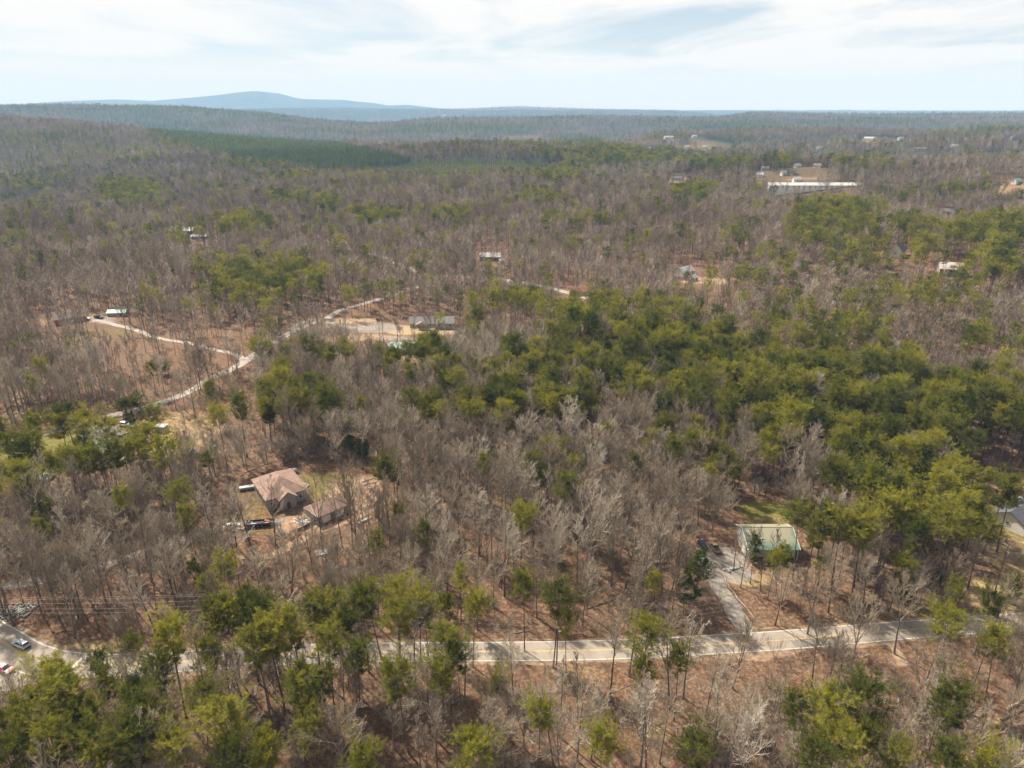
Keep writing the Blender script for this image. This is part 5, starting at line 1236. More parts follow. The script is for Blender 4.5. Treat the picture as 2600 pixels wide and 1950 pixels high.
# ------------------------------------------------------------------ utility poles and cables
M_POLE = mat('pole_wood', (0.20, 0.165, 0.13), 0.9, col2=(0.13, 0.10, 0.08), scale=2)
M_STEEL = mat('grey_steel', (0.42, 0.43, 0.45), 0.5, metal=0.5, var=0.2)
M_WIRE = mat('cable', (0.50, 0.47, 0.44), 0.5, metal=0.2, var=0.1)
M_INSUL = mat('insulator', (0.68, 0.66, 0.63), 0.4, var=0.1)
def pole(label, bp_, H_, arm_dir, transformer, arms=2):
    root = empty('utility_pole', bp_, arm_dir, label, 'utility pole', 'utility poles along the road')
    MB().tube((0, 0, -0.5), (0, 0, H_), 0.17, 0.11, 8).build('pole', M_POLE, root)
    for k in range(arms):
        ar = MB().box((0.12 - 0.24 * k, 0, H_ - 0.35 - 0.0 * k), (0.10, 2.3, 0.12)).build('crossarm', M_INSUL, root)
        for y_ in (-1.05, -0.45, 0.45, 1.05): MB().tube((0.12 - 0.24 * k, y_, H_ - 0.29), (0.12 - 0.24 * k, y_, H_ - 0.06), 0.05, 0.03, 6).build('insulator', M_INSUL, ar)
    if transformer:
        tf = MB().tube((0.42, 0, H_ - 3.0), (0.42, 0, H_ - 2.0), 0.28, 0.28, 12).build('transformer', M_STEEL, root)
        MB().tube((0.42, 0.1, H_ - 2.0), (0.42, 0.1, H_ - 1.75), 0.05, 0.04, 6).build('bushing', M_INSUL, tf)
        MB().box((0.16, 0, H_ - 2.5), (0.2, 0.12, 0.4)).build('bracket', M_STEEL, root)
    return root, H_
def solve_h(bpix, tpix):
    b_ = at(*bpix); d = ray(*tpix); k = b_.y / d[1]
    return b_, CAMZ + d[2] * k - b_.z
b1 = at(597, 1513, 14.6); b2, H2 = solve_h((1413, 1700), (1418, 1583)); b3, H3 = solve_h((2522, 1515), (2561, 1384))
b0 = at(-330, 1630); b4 = at(3050, 1470)
H1 = 14.6
dirs = [math.atan2((q1 - q0).y, (q1 - q0).x) for q0, q1 in ((b1, b2), (b2, b3), (b3, b4))]
pole('utility pole rising out of the pines left of centre', b1, H1, dirs[0], False)
pole('utility pole with a grey transformer on the near road verge', b2, H2, (dirs[0] + dirs[1]) / 2, True)
pole('tall utility pole on the far verge near the right edge', b3, H3, dirs[1], True, 1)
sp_ = at(38, 1757); q, Hq = solve_h((37, 1754), (21, 1716))
rt = empty('utility_post', q, 0.4, 'short dark leaning post beside the red car', 'post')
MB().tube((0, 0, -0.3), (-0.4, 0.2, 4.6), 0.16, 0.14, 8).build('post', M_POLE, rt); MB().box((-0.41, 0.2, 4.63), (0.34, 0.34, 0.06)).build('cap', M_STEEL, rt)
def cable(label, A, B, sag):
    n_ = 26; pts = []
    for k in range(n_ + 1):
        t_ = k / n_; q = A.lerp(B, t_); pts.append((q.x, q.y, q.z - sag * 4 * t_ * (1 - t_)))
    PPc = np.array(pts)[None] - np.array(A)[None]
    V, F = tubes(PPc, np.full((1, n_ + 1), 0.010), 4)
    o_ = link('power_cable', raw_mesh('power_cable', V, [F], [M_WIRE])); o_.location = A
    tag(o_, label, 'cable', 'power cables along the road')
spans = [(b0, 12.5, b1, H1, 'over the left road bend'), (b1, H1, b2, H2, 'between the pine-hidden pole and the transformer pole'), (b2, H2, b3, H3, 'between the transformer pole and the right-hand pole'), (b3, H3, b4, 12.5, 'leaving the right-hand pole for the picture edge')]
for A, ha, B, hb_, lab in spans:
    d = (B - A); nrm = Vector((-d.y, d.x, 0)).normalized()
    for off, dz, wl in ((-1.05, -0.05, 'nearest of the upper'), (0.45, -0.05, 'middle of the upper'), (1.05, -0.05, 'farthest of the upper'), (0, -2.2, 'upper of the lower'), (0, -3.3, 'lowest of the')):
        cable('%s power cables %s' % (wl, lab), A + nrm * off + Vector((0, 0, ha + dz)), B + nrm * off + Vector((0, 0, hb_ + dz)), 1.1 + 0.1 * (dz < -1))

# ------------------------------------------------------------------ vehicles
M_RUB = mat('tyre_rubber', (0.02, 0.02, 0.02), 0.9); M_RIM = mat('wheel_rim', (0.45, 0.45, 0.46), 0.35, metal=0.7)
M_TAIL = mat('tail_light', (0.45, 0.02, 0.02), 0.25); M_HEAD = mat('head_light', (0.75, 0.75, 0.75), 0.15); M_BLK = mat('black_plastic', (0.025, 0.025, 0.028), 0.6); M_CARG = mat('car_glass', (0.02, 0.028, 0.032), 0.05, spec=0.7)
def paint(nm, c): return mat('paint_' + nm, c, 0.42, metal=0.15, spec=0.4, coat=0.25, var=0.05)
def wheel(root, x_, y_, r_=0.34):
    w_ = MB().tube((x_, y_ - 0.11, r_), (x_, y_ + 0.11, r_), r_, r_, 16).build('wheel', M_RUB, root, False)
    s_ = 1 if y_ > 0 else -1
    MB().tube((x_, y_ + s_ * 0.10, r_), (x_, y_ + s_ * 0.125, r_), r_ * 0.6, r_ * 0.55, 12).build('rim', M_RIM, w_)
def ring(x_, zb, zt, hw, tuck=0.9):
    return [(x_, -hw * 0.92, zb), (x_, -hw, zb + (zt - zb) * 0.35), (x_, -hw, zb + (zt - zb) * 0.72), (x_, -hw * tuck, zt), (x_, hw * tuck, zt), (x_, hw, zb + (zt - zb) * 0.72), (x_, hw, zb + (zt - zb) * 0.35), (x_, hw * 0.92, zb)]
def car(name, label, loc, rz, pm, kind, cat, L_=4.4, W_=1.8, rack=False):
    """front towards +x"""
    root = empty(name, loc, rz, label, cat)
    h = L_ / 2; w = W_ / 2
    body = MB()
    if kind == 'suv': prof = [(-h, .45, .80, .86), (-h + .08, .32, 1.0, .96), (-h + .9, .28, 1.02, 1), (h * .30, .28, .98, 1), (h * .46, .28, .95, .99), (h * .80, .28, .86, .95), (h - .08, .32, .72, .88), (h, .42, .62, .78)]
    elif kind == 'sedan': prof = [(-h, .45, .78, .84), (-h + .08, .30, .92, .93), (-h + .8, .26, .95, .99), (h * .25, .26, .90, 1), (h * .42, .26, .88, .99), (h * .78, .28, .78, .95), (h - .1, .32, .66, .86), (h, .40, .56, .76)]
    else: prof = [(-h, .55, .86, .94), (-h + .06, .45, .98, .97), (-h + 1.9, .42, 1.0, 1), (h * .22, .40, 1.02, 1), (h * .40, .40, 1.02, .99), (h * .84, .40, .95, .96), (h - .08, .42, .86, .92), (h, .48, .74, .86)]
    body.loft([ring(x_, zb, zt, w * q_) for x_, zb, zt, q_ in prof]); body.build('body', pm, root, False)
    if kind == 'suv': cab = (-h + .10, -h + .55, h * .12, h * .50, .98, 1.58)
    elif kind == 'sedan': cab = (-h + .55, -h + 1.25, h * .08, h * .50, .90, 1.38)
    else: cab = (-h + 1.95, -h + 2.1, h * .16, h * .46, 1.0, 1.68)
    x0, x1, x2, x3, zb, zt = cab
    gl = MB(); wb, wt = w * .90, w * .72
    gl.poly([(x0, -wb, zb - .02), (x3, -wb, zb - .02), (x3, wb, zb - .02), (x0, wb, zb - .02), (x1, -wt, zt - .03), (x2, -wt, zt - .03), (x2, wt, zt - .03), (x1, wt, zt - .03)], [(0, 1, 5, 4), (1, 2, 6, 5), (2, 3, 7, 6), (3, 0, 4, 7)]); gl.build('windows', M_CARG, root)
    rfm = MB(); rfm.loft([[(x_, -y_, z_), (x_, y_, z_), (x_, y_ * .9, z_ + .06), (x_, -y_ * .9, z_ + .06)] for x_, y_, z_ in ((x1 - .06, wt * .95, zt - .05), (x1 + .1, wt * 1.02, zt - .03), (x2 - .1, wt * 1.02, zt - .03), (x2 + .08, wt * .95, zt - .06))]); rfo = rfm.build('roof', pm, root)
    pil = MB()
    for s_ in (-1, 1):
        for (xa, xb) in ((x0, x1), (x3, x2)): pil.tube((xa, s_ * wb, zb - .02), (xb, s_ * wt, zt - .02), .045, .04, 5)
        xm = (x1 + x2) / 2 - .15; pil.tube((xm, s_ * (wb + .005), zb - .02), (xm, s_ * (wt + .01), zt - .02), .05, .05, 5)
    pil.build('pillars', pm, root)
    if kind == 'pickup':
        bd = MB(); bd.box(((-h + .1 + x0 - .15) / 2, 0, 1.005), (x0 - .25 + h - .1, W_ * .78, .02)); bd.build('bed_floor', M_BLK, root)
        rl = MB()
        for s_ in (-1, 1): rl.box(((-h + x0) / 2, s_ * w * .90, 1.09), (x0 + h - .1, .12, .22))
        rl.box((-h + .07, 0, 1.09), (.10, W_ * .9, .22)); rl.build('bed_side', pm, root)
    for x_ in (-h * .62, h * .62):
        for s_ in (-1, 1): wheel(root, x_, s_ * (w - .10), .38 if kind == 'pickup' else .33)
    for s_ in (-1, 1):
        zt_ = 1.0 if kind == 'suv' else .78
        MB().box((-h + .06, s_ * w * .80, zt_), (.14, .18, .34 if kind == 'suv' else .18)).build('tail_light', M_TAIL, root)
        MB().box((h - .10, s_ * w * .68, .66 if kind != 'pickup' else .78), (.18, .30, .14)).build('head_light', M_HEAD, root)
        MB().box((x3 - .25, s_ * (w + .06), zb + .08), (.12, .16, .12)).build('mirror', pm, root)
    MB().box((-h - .02, 0, .48), (.12, W_ * .86, .20)).build('bumper', M_BLK if kind != 'sedan' else pm, root); MB().box((h - .02, 0, .42), (.14, W_ * .78, .20)).build('bumper', M_BLK, root)
    if rack:
        for s_ in (-1, 1): MB().box(((x1 + x2) / 2, s_ * wt * .82, zt + .09), (x2 - x1 - .1, .05, .06)).build('roof_rail', M_BLK, rfo)
        for k in (.2, .5, .8): MB().box((x1 + (x2 - x1) * k, 0, zt + .085), (.06, wt * 1.6, .04)).build('roof_bar', M_BLK, rfo)
    return root
def road_dir(sx0, sy0, sx1, sy1):
    a_, b_ = at(sx0, sy0), at(sx1, sy1); return math.atan2(b_.y - a_.y, b_.x - a_.x)
p = at(55, 1641); car('silver_suv', 'silver estate car with roof bars driving the left road bend', (p.x, p.y, p.z + 0.06), road_dir(82, 1655, 25, 1630), paint('silver', (0.46, 0.49, 0.52)), 'suv', 'car', 4.5, 1.8, True)
p = at(13, 1703); car('red_sedan', 'faded red car stopped on the paved apron at left', (p.x, p.y, p.z + 0.05), road_dir(0, 1694, 38, 1708), paint('red', (0.50, 0.115, 0.125)), 'sedan', 'car', 4.4, 1.75)
p = at(588, 1340); car('white_sedan', 'white car parked on the dirt drive by the junk trailer', (p.x, p.y, p.z + 0.06), road_dir(570, 1346, 610, 1334), paint('white', (0.80, 0.79, 0.77)), 'sedan', 'car', 4.6, 1.8)
p = at(1814, 1395); car('brown_pickup', 'brown pickup with tan cab roof parked on the gravel pad', (p.x, p.y, p.z + 0.03), math.radians(100), paint('brown', (0.34, 0.22, 0.13)), 'pickup', 'pickup', 5.2, 1.85)
p = at(1783, 1386); car('black_car', 'dark car parked left of the brown pickup', (p.x, p.y, p.z + 0.03), math.radians(96), paint('dark', (0.05, 0.055, 0.07)), 'sedan', 'car')
p = at(251, 808); car('black_pickup', 'black pickup parked beside the red cabin', (p.x, p.y, p.z + 0.1), math.radians(-18), paint('black', (0.025, 0.027, 0.032)), 'pickup', 'pickup', 5.6, 1.95)
p = at(216, 812); car('white_pickup', 'white truck parked against the red cabin', (p.x, p.y, p.z + 0.1), math.radians(8), paint('white', (0.8, 0.79, 0.77)), 'pickup', 'pickup', 5.6, 1.95)
p = at(318, 1082); car('white_van', 'white car behind the grey-shingled house', (p.x, p.y, p.z + 0.1), math.radians(-20), paint('white', (0.8, 0.79, 0.77)), 'suv', 'car')
p = at(331, 1085); car('pale_car', 'pale car beside the white car behind the grey house', (p.x, p.y, p.z + 0.1), math.radians(-20), paint('pale', (0.62, 0.64, 0.66)), 'sedan', 'car')
p = at(2590, 1275); car('white_truck', 'white truck by the fenced house at the right edge', (p.x, p.y, p.z + 0.1), math.radians(-30), paint('white', (0.8, 0.79, 0.77)), 'suv', 'car')
# red tractor
p = at(962, 814); rt = empty('tractor', p, 0.5, 'small red tractor at the edge of the gravel yard', 'tractor')
MB().box((0.7, 0, 1.0), (1.7, .7, .7)).build('hood', paint('tractor', (0.55, .08, .04)), rt); MB().box((-0.5, 0, 1.25), (.6, .6, .9)).build('seat', M_BLK, rt)
for y_ in (-.75, .75):
    MB().tube((-.7, y_ - .2, .75), (-.7, y_ + .2, .75), .75, .75, 14).build('wheel', M_RUB, rt); MB().tube((1.3, y_ * .9 - .12, .4), (1.3, y_ * .9 + .12, .4), .4, .4, 12).build('wheel', M_RUB, rt)
MB().box((2.2, 0, .4), (.4, 1.8, .7)).build('loader_bucket', M_STEEL, rt)

# ------------------------------------------------------------------ yard things
# trampoline
p = at(116, 1216); rt = empty('trampoline', p, 0, 'round black trampoline with lime green rim on the lawn', 'trampoline')
M_LIME = mat('lime_pad', (0.22, 0.50, 0.06), 0.6, var=0.15)
mb = MB(); n_ = 28
mb.poly([(2.0 * math.cos(6.2832 * k / n_), 2.0 * math.sin(6.2832 * k / n_), .82) for k in range(n_)], [tuple(range(n_))]); mb.build('mat', M_BLK, rt)
V = np.array([[[(1.98 + .38 * (j in (1, 2))) * math.cos(6.2832 * k / n_), (1.98 + .38 * (j in (1, 2))) * math.sin(6.2832 * k / n_), .86 - .12 * (j > 1)] for j in range(4)] for k in range(n_)]).reshape(-1, 3)
F = np.array([[k * 4 + j, ((k + 1) % n_) * 4 + j, ((k + 1) % n_) * 4 + (j + 1) % 4, k * 4 + (j + 1) % 4] for k in range(n_) for j in range(4)]); link('rim', raw_mesh('rim', V, [F], [M_LIME]), rt)
for k in range(6): a_ = k * 1.047; MB().tube((2.2 * math.cos(a_), 2.2 * math.sin(a_), 0), (2.2 * math.cos(a_), 2.2 * math.sin(a_), .78), .04).build('leg', M_STEEL, rt)
# propane tank
p = at(744, 1200); rt = empty('propane_tank', p, 0.1, 'white propane tank lying behind the salmon-roofed house', 'tank')
mb = MB(); mb.loft([[(x_, r_ * math.cos(6.2832 * k / 12), .95 + r_ * math.sin(6.2832 * k / 12)) for k in range(12)] for x_, r_ in ((-1.55, .05), (-1.45, .35), (-1.2, .55), (1.2, .55), (1.45, .35), (1.55, .05))]); mb.build('tank', M_WROOF, rt, True)
for x_ in (-.8, .8): MB().box((x_, 0, .22), (.25, .9, .45)).build('cradle', M_STEEL, rt)
MB().tube((0, 0, 1.48), (0, 0, 1.66), .16, .14, 10).build('valve_dome', M_STEEL, rt)
# grey skip left of the house
p = at(628, 1243); rt = empty('utility_trailer', p, 0.32, 'low grey utility trailer left of the salmon-roofed house', 'trailer')
MB().box((0, 0, .55), (4.6, 1.6, .12)).build('floor', M_STEEL, rt)
for y_ in (-.8, .8): MB().box((0, y_, .9), (4.6, .07, .6)).build('side', M_GREYW, rt)
for x_ in (-2.3, 2.3): MB().box((x_, 0, .9), (.07, 1.54, .6)).build('end', M_GREYW, rt)
for y_ in (-.95, .95): wheel(rt, 0, y_, .33)
MB().box((0, 0, 1.12), (4.5, 1.5, .06)).build('cover', M_CONC, rt)
# white frame bed behind the house
p = at(765, 1232); rt = empty('raised_bed', p, -0.55, 'long white-framed raised bed right of the salmon-roofed house', 'planter')
for y_ in (-.85, .85): MB().box((0, y_, .35), (5.4, .14, .3)).build('side_board', M_TRIM, rt)
for x_ in (-2.65, 2.65): MB().box((x_, 0, .35), (.14, 1.56, .3)).build('end_board', M_TRIM, rt)
MB().box((0, 0, .28), (5.1, 1.5, .1)).build('soil', M_DIRT, rt)
# junk trailer
p = at(662, 1334); rt = empty('flatbed_trailer', p, 0.16, 'dark flatbed trailer parked above the dirt bank', 'trailer')
MB().box((0, 0, .75), (8.0, 2.3, .18)).build('deck', M_DARKWOOD, rt)
for y_ in (-1.15, 1.15): MB().box((0, y_, 1.1), (8.0, .07, .5)).build('side_rail', M_DARKWOOD, rt)
for x_ in (-.6, .6):
    for y_ in (-1.05, 1.05): wheel(rt, x_, y_, .36)
MB().box((4.7, 0, .65), (1.5, .12, .12)).build('drawbar', M_STEEL, rt)
jr = random.Random(5); JM = [M_CONC, M_WOOD, M_METAL, M_BLK, M_REDR, M_NEWWOOD, mat('blue_plastic', (0.06, 0.14, 0.42), 0.5), M_GREYW]
JN = ['pale grey', 'weathered wood', 'shiny metal', 'black', 'red', 'new lumber', 'blue', 'grey']
def junk(pp, rz_, n_, lx, ly, where, zoff):
    made = []
    for k in range(n_):
        q = jr.randrange(len(JM)); x_, y_ = jr.uniform(-lx, lx), jr.uniform(-ly, ly)
        wx = pp.x + x_ * math.cos(rz_) - y_ * math.sin(rz_); wy = pp.y + x_ * math.sin(rz_) + y_ * math.cos(rz_)
        s_ = (jr.uniform(.4, 1.6), jr.uniform(.2, .7), jr.uniform(.12, .5))
        e_ = empty('scrap_piece', (wx, wy, hz(wx, wy) + zoff), jr.uniform(0, 3.1), '', 'scrap', 'scrap ' + where); made.append((wx, q, e_))
        mb_ = MB(); a_, b_, c_ = s_; mb_.loft([[(-a_ / 2, -b_ / 2, 0), (-a_ / 2, b_ / 2, .02), (-a_ / 2 * .9, b_ / 2, c_), (-a_ / 2 * .8, -b_ / 2, c_ * .9)], [(a_ / 2, -b_ / 2 * .8, 0), (a_ / 2, b_ / 2 * .7, 0), (a_ / 2 * .9, b_ / 2 * .6, c_ * .7), (a_ / 2, -b_ / 2 * .7, c_)]]); mb_.build('body', JM[q], e_)
    seq = {}
    for wx, q, e_ in sorted(made, key=lambda m_: m_[0]):
        seq[q] = seq.get(q, 0) + 1
        e_['label'] = '%s %s scrap piece from the left %s' % (ORD[seq[q]], JN[q], where)
ORD = ['', 'first', 'second', 'third', 'fourth', 'fifth', 'sixth', 'seventh', 'eighth', 'ninth', 'tenth', 'eleventh', 'twelfth', 'thirteenth', 'fourteenth']
junk(p, 0.16, 18, 3.6, .9, 'on the dark flatbed trailer', 0.86)
junk(at(610, 1345), 0.3, 12, 2.6, .7, 'between the white car and trailer', 0.05)
junk(at(765, 1325), 0, 8, 2.2, 1.2, 'in the yard by the garage', 0.04)
# white boards
bp0 = at(768, 1322)
for k in range(14):
    x_, y_ = bp0.x + jr.uniform(-2.2, 2.2), bp0.y + jr.uniform(-1.8, 1.8)
    o_ = MB().box((0, 0, .06 + .015 * k), (jr.uniform(1.8, 3.4), .22, .05), jr.uniform(-.9, .4)).build('board', M_TRIM if k % 3 else M_NEWWOOD); o_.location = (x_, y_, hz(x_, y_))
    tag(o_, '%s lowest board in the heap by the garage, %s' % (ORD[k + 1], 'white' if k % 3 else 'tan'), 'board', 'boards in the heap')
# retaining wall and leaning slats
A, B = at(757, 1350), at(802, 1326)
rt = empty('retaining_wall', A, math.atan2((B - A).y, (B - A).x), 'low dark timber retaining wall below the boards heap', 'wall'); ln_ = (B - A).length + 2
for k in range(4): MB().box((ln_ / 2, 0.02 * k, .14 + .27 * k), (ln_, .24, .25)).build('timber', M_DARKWOOD, rt)
MB().box((ln_ / 2, 0, 1.16), (ln_, .34, .10)).build('cap_board', M_WOOD, rt)
A = at(706, 1352)
rt = empty('slat_ramp', A, -0.6, 'pale wooden slat ramp leaning down the bank', 'ramp')
for k in range(9): MB().box((.5 * k, 0, 1.0 - .18 * k), (.26, 2.4, .06)).build('slat', M_WOOD, rt)
for y_ in (-1, 1): MB().tube((-.2, y_, .97), (4.3, y_, -.68), .06).build('stringer', M_WOOD, rt)
# canoe-like boat on the bank
p = at(926, 1323); rt = empty('boat', p, 0.85, 'upturned grey boat on the bank right of the garage', 'boat')
mb = MB(); mb.loft([[(x_, -w_, 0.05), (x_, -w_ * .7, h_ * .7), (x_, 0, h_), (x_, w_ * .7, h_ * .7), (x_, w_, .05)] for x_, w_, h_ in ((-2.4, .05, .2), (-1.8, .45, .5), (-.6, .65, .62), (.8, .62, .6), (1.9, .4, .5), (2.5, .05, .25))]); mb.build('hull', M_CONC, rt, True); MB().tube((-2.4, 0, .28), (2.5, 0, .33), .05).build('keel', M_STEEL, rt)
# concrete slab
p = at(817, 1403); rt = MB().box((0, 0, .08), (3.2, 2.6, .16), .3).build('concrete_slab', M_CONC); rt.location = p; tag(rt, 'square pale concrete slab on the track below the garage', 'slab')
# tarps on the lawn
p = at(264, 1262); q = MB().poly([(-.9, -.5, .1), (.7, -.6, .05), (.9, .5, .12), (.1, .2, .35), (-.8, .6, .08)], [(0, 1, 3), (1, 2, 3), (2, 4, 3), (4, 0, 3), (4, 2, 1, 0)]).build('tarp', JM[6]); q.location = p; tag(q, 'crumpled blue tarp under the lawn pines', 'tarp')
p = at(293, 1249); q = MB().poly([(-.6, -.4, .1), (.6, -.4, .05), (.6, .4, .12), (0, .1, .35), (-.6, .4, .08)], [(0, 1, 3), (1, 2, 3), (2, 4, 3), (4, 0, 3), (4, 2, 1, 0)]).build('orange_tarp', mat('orange_plastic', (.55, .22, .04), .6)); q.location = p; tag(q, 'small orange heap right of the blue tarp', 'tarp')
# yellow marker post
p = at(1425, 1752); rt = empty('marker_post', p, 0, 'yellow marker post in the leaves below the road', 'post'); MB().tube((0, 0, 0), (0, 0, 2.2), .07, .07, 8).build('post', mat('yellow_paint', (.62, .40, .04), .6), rt); MB().tube((0, 0, 2.2), (0, 0, 2.3), .09, .03, 8).build('cap', M_BLK, rt)
# hydrant-like grey post by the straw
p = at(190, 1648); rt = empty('hydrant', p, 0, 'small grey hydrant at the left end of the straw patch', 'hydrant'); MB().tube((0, 0, 0), (0, 0, .9), .16, .14, 10).build('barrel', M_STEEL, rt); MB().tube((0, 0, .9), (0, 0, 1.05), .18, .05, 10).build('bonnet', M_STEEL, rt); MB().tube((-.28, 0, .62), (.28, 0, .62), .08, .08, 8).build('nozzle', M_STEEL, rt)
# stone blocks by the drive
for k, (px, py) in enumerate([(1838, 1448), (1846, 1447), (1855, 1446), (1863, 1444), (1871, 1442), (1850, 1451), (1880, 1440)]):
    p = at(px, py); s_ = jr.uniform(.5, 1.0); mb = MB()
    mb.loft([[(x_, -.4 * w_, 0), (x_, -.45 * w_, .35 * w_), (x_, .3 * w_, .42 * w_), (x_, .4 * w_, 0)] for x_, w_ in ((-.6 * s_, .7), (0, 1.1), (.55 * s_, .75))]); o_ = mb.build('stone', M_CONC); o_.location = p; o_.rotation_euler = (0, 0, jr.uniform(0, 3))
    tag(o_, '%s pale edging stone from the drive in the row before the barn' % ORD[[1, 2, 4, 5, 6, 3, 7][k]], 'stone', 'edging stones by the drive')
# fallen trunks and drive-edge logs
def log(label, pa, pb, r_, m, lift=0.0, grp='fallen trunks'):
    a_, b_ = at(*pa), at(*pb); d = b_ - a_
    n_ = 7; pts = np.array([[d.x * k / (n_ - 1), d.y * k / (n_ - 1), d.z * k / (n_ - 1) + r_ * .7 + lift * k / (n_ - 1) + 0.05 * math.sin(k * 2.1)] for k in range(n_)])[None]
    pts[0, 1:-1, :2] += np.random.RandomState(int(pa[0])).randn(n_ - 2, 2) * 0.12
    V, F = tubes(pts, np.linspace(r_, r_ * .5, n_)[None], 7)
    o_ = link('fallen_log', raw_mesh('fallen_log', V, [F], [m], True)); o_.location = a_; tag(o_, label, 'log', grp)
M_LOG = mat('bleached_log', (0.37, 0.305, 0.24), 0.9, col2=(0.25, 0.195, 0.15), scale=1.5)
M_LOGD = mat('dark_log', (0.20, 0.15, 0.11), 0.9, col2=(0.12, 0.09, 0.065), scale=1.5)
for lab, pa, pb, r_, m, lf in [('long pale log edging the upper gravel driveway', (1834, 1452), (1850, 1492), .18, M_LOG, 0), ('long pale log edging the lower gravel driveway', (1851, 1493), (1918, 1573), .18, M_LOG, 0),
        ('pair of felled trunks left of the driveway, upper one', (1625, 1400), (1665, 1428), .2, M_LOG, 0), ('pair of felled trunks left of the driveway, lower one', (1628, 1408), (1664, 1442), .2, M_LOG, 0), ('felled trunk pointing down beside the pine clump', (1640, 1418), (1668, 1455), .16, M_LOG, 0), ('slanting fallen trunk above the road', (1488, 1548), (1600, 1510), .16, M_LOGD, .5), ('curved fallen trunk in the leaf litter', (1480, 1430), (1540, 1432), .16, M_LOGD, 0), ('pale leaning snag stick by the road verge', (1436, 1520), (1451, 1566), .14, M_LOG, 0),
        ('fallen trunk above the dirt drive', (204, 1478), (272, 1468), .16, M_LOG, 0), ('dark fallen trunk above the road bend', (142, 1610), (170, 1600), .18, M_LOGD, 0), ('long fallen trunk behind the salmon-roofed house', (622, 1200), (700, 1170), .18, M_LOG, 0), ('upper fallen trunk behind the salmon-roofed house', (620, 1140), (690, 1120), .18, M_LOGD, 0), ('fallen trunk beside the propane tank', (735, 1163), (770, 1146), .16, M_LOG, 0), ('pale fallen trunk in the barn front yard', (1965, 1470), (1985, 1494), .16, M_LOG, 0), ('fallen trunk in the woods behind the gravel pad', (1820, 1280), (1870, 1262), .15, M_LOG, 0),
        ('thick fallen trunk at the lower right edge', (2555, 1805), (2605, 1770), .28, M_LOG, .3), ('second thick trunk at the lower right edge', (2540, 1830), (2600, 1800), .24, M_LOGD, .2), ('thin stick below the road in open leaves', (1640, 1820), (1660, 1846), .08, M_LOG, 0), ('fallen trunk in the central woods', (1300, 1610), (1350, 1600), .14, M_LOGD, 0), ('pile trunk above the side road, left', (25, 1005), (55, 1030), .18, M_LOG, 0), ('second pile trunk above the side road', (40, 1000), (62, 1022), .18, M_LOG, 0), ('log in the pile right of the yard', (920, 1225), (950, 1215), .2, M_LOG, 0), ('second log in the pile right of the yard', (925, 1232), (958, 1224), .2, M_LOG, 0), ('split log right of the log pile', (945, 1240), (958, 1232), .2, M_NEWWOOD, 0)]:
    log(lab, pa, pb, r_, m, lf)
# leaning dead trunks over the woods (still standing hung up)
for k, (pa, ht, ln_) in enumerate([((805, 1145), 12, 20), ((835, 1150), 9, 18), ((2080, 1290), 11, 16), ((2130, 1300), 12, 15)]):
    a_ = at(*pa); rg = np.random.RandomState(k + 300)
    PPl = np.array([[ln_ * .75 * t_, 2 * t_, ht * t_] for t_ in np.linspace(0, 1, 8)])[None]; RRl = np.linspace(.2, .05, 8)[None]
    s1, r1 = grow(rg, PPl, RRl, 9, .45, 1, (.4, .9), 4.5, 5, .2, .12, .5, .02, shape=lambda u: 1 - .5 * u); s2, r2 = grow(rg, s1, r1, 6, .2, 1, (.4, .9), .5, 3, .2, .12, .6, .012)
    rt = empty('leaning_tree', a_, 0.25 + .15 * k, ['longer', 'lower', 'left', 'right'][k] + (' pale trunk of the leaning pair in the central woods' if k < 2 else ' pale leaning snag above the barn yard'), 'tree')
    V, F = tubes(PPl, RRl, 6); link('trunk', raw_mesh('trunk', V, [F], [M_LOG], True), rt)
    V1, F1 = tubes(s1, np.maximum(r1, .03), 4); V2, F2 = tubes(s2, np.maximum(r2, .015), 3); link('crown', raw_mesh('crown', np.vstack([V1, V2]), [F1, F2 + len(V1)], [M_TWIG]), rt)
# evergreen shrubs
for lab, px, py, i, s_ in [('dark evergreen bush beside the pale spreading tree on the verge', 2292, 1530, 0, 1.25), ('smaller dark evergreen in the shade right of the verge bush', 2380, 1490, 0, .85), ('tall dense evergreen at the driveway mouth', 1758, 1555, 3, 1.0), ('slim evergreen left of the tall one at the driveway', 1735, 1560, 3, .72), ('small round evergreen bush above the dirt drive', 135, 1490, 1, .6), ('narrow evergreen in the left brush', 108, 1400, 2, .9), ('dark evergreen thicket in the centre hollow, left clump', 890, 1150, 1, 1.3), ('dark evergreen thicket in the centre hollow, right clump', 925, 1165, 1, 1.4), ('dark evergreen bush behind the porch house', 1160, 895, 0, 1.3), ('evergreen bush left of the side road junction', 420, 950, 1, 1.3), ('evergreen bush deep in the left woods', 140, 935, 1, 1.5), ('shrubby evergreen in front of the barn porch, left', 1912, 1432, 1, .62), ('shrubby evergreen in front of the barn porch, middle', 1950, 1436, 1, .6), ('shrubby evergreen in front of the barn porch, right', 1990, 1434, 1, .62)]:
    b_ = at(px, py); e = empty('evergreen_shrub', b_, jr.uniform(0, 6), lab, 'shrub', 'dark evergreen shrubs'); e.scale = (s_,) * 3
    tm, cm = split_mesh(EVER[i]); link('trunk', tm, e); link('crown', cm, e)
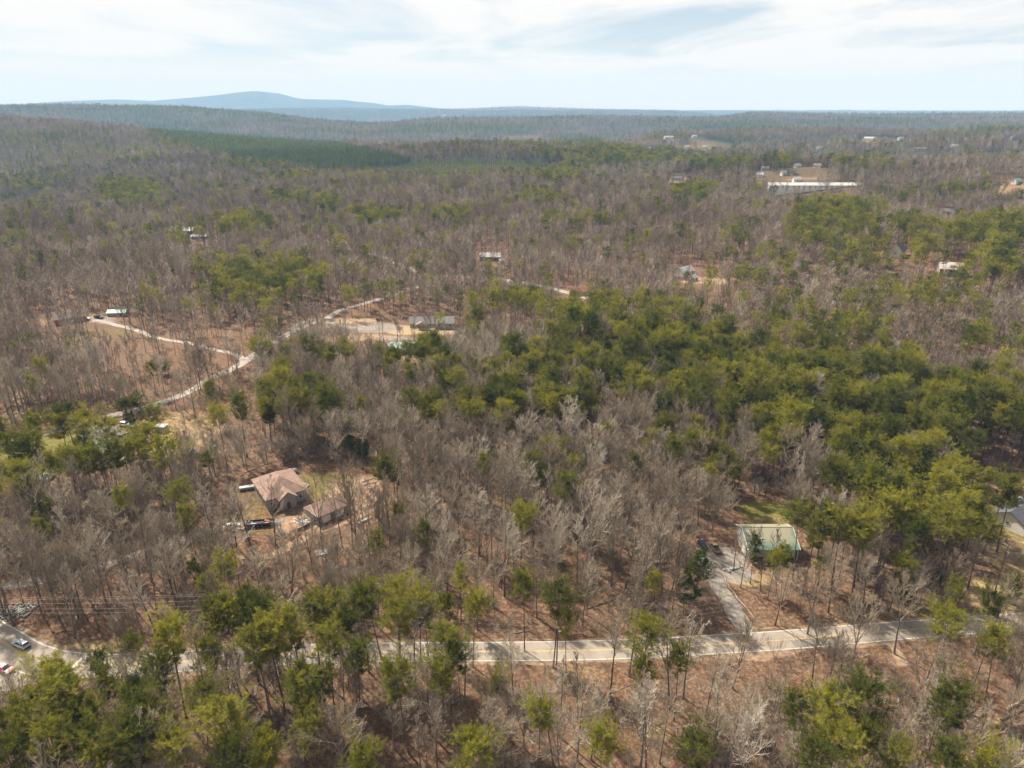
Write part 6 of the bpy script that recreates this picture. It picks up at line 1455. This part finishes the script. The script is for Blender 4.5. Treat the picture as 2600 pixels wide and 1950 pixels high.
# riprap
rg = np.random.RandomState(4); V = []; F = []
a_, b_ = at(8, 1556), at(82, 1548)
cube = np.array([[-1, -1, -1], [1, -1, -1], [1, 1, -1], [-1, 1, -1], [-.8, -.8, 1], [.7, -.9, 1], [.8, .7, 1], [-.7, .8, 1]]) * .5
cf = np.array([[3, 2, 1, 0], [4, 5, 6, 7], [0, 1, 5, 4], [1, 2, 6, 5], [2, 3, 7, 6], [3, 0, 4, 7]])
for k in range(260):
    q = a_.lerp(b_, rg.rand()); x_, y_ = q.x + rg.randn() * .8, q.y + rg.randn() * 1.6; s_ = .18 + .34 * rg.rand() ** 2; A_ = rg.rand() * 6.28
    c_ = cube * s_ * (1 + .35 * rg.randn(8, 3)) * np.array([1.2, 1, .8]); R_ = np.array([[math.cos(A_), -math.sin(A_), 0], [math.sin(A_), math.cos(A_), 0], [0, 0, 1]])
    F.append(cf + len(V) * 8); V.append(c_ @ R_.T + np.array([x_, y_, hz(x_, y_) + .15 + .25 * rg.rand()]))
M_ROCK = mat('grey_rock', (0.27, 0.255, 0.24), 0.9, col2=(0.15, 0.14, 0.13), scale=1.3)
tag(link('riprap', raw_mesh('riprap', np.vstack(V), [np.vstack(F)], [M_ROCK])), 'spread of broken grey stones beside the left road bend', 'stones', kind='stuff')
# radio masts on the mountain
for k, (dx_, hh) in enumerate([(546, 60), (563, 80), (579, 55)]):
    q = rp(dx_, 197, 15000); zg = hz(q[0], q[1]); rt = empty('radio_mast', (q[0], q[1], zg), 0, ['left', 'middle', 'right'][k] + ' radio mast on the blue mountain top', 'mast', None)
    MB().tube((0, 0, 0), (0, 0, hh), 2.5, 1.2, 6).build('mast', M_STEEL, rt); MB().tube((0, 0, hh), (0, 0, hh + 25), .8, .4, 6).build('antenna', M_STEEL, rt)
HAZE_DENSITY = 0.000105

# ------------------------------------------------------------------ the air
hzm = bpy.data.materials.new('haze_air'); hzm.use_nodes = True; t = hzm.node_tree; t.nodes.clear()
o = N(t, 'ShaderNodeOutputMaterial'); pvn = N(t, 'ShaderNodeVolumePrincipled')
pvn.inputs['Color'].default_value = (0.25, 0.48, 0.82, 1); pvn.inputs['Density'].default_value = HAZE_DENSITY; pvn.inputs['Absorption Color'].default_value = (0.50, 0.50, 0.50, 1); pvn.inputs['Anisotropy'].default_value = 0.0
t.links.new(pvn.outputs[0], o.inputs['Volume'])
mb = MB(); mb.box((0, 0, 180), (36000, 36000, 800))
hb = mb.build('haze', hzm); tag(hb, 'thin blue haze over the far hills', 'haze', kind='stuff')
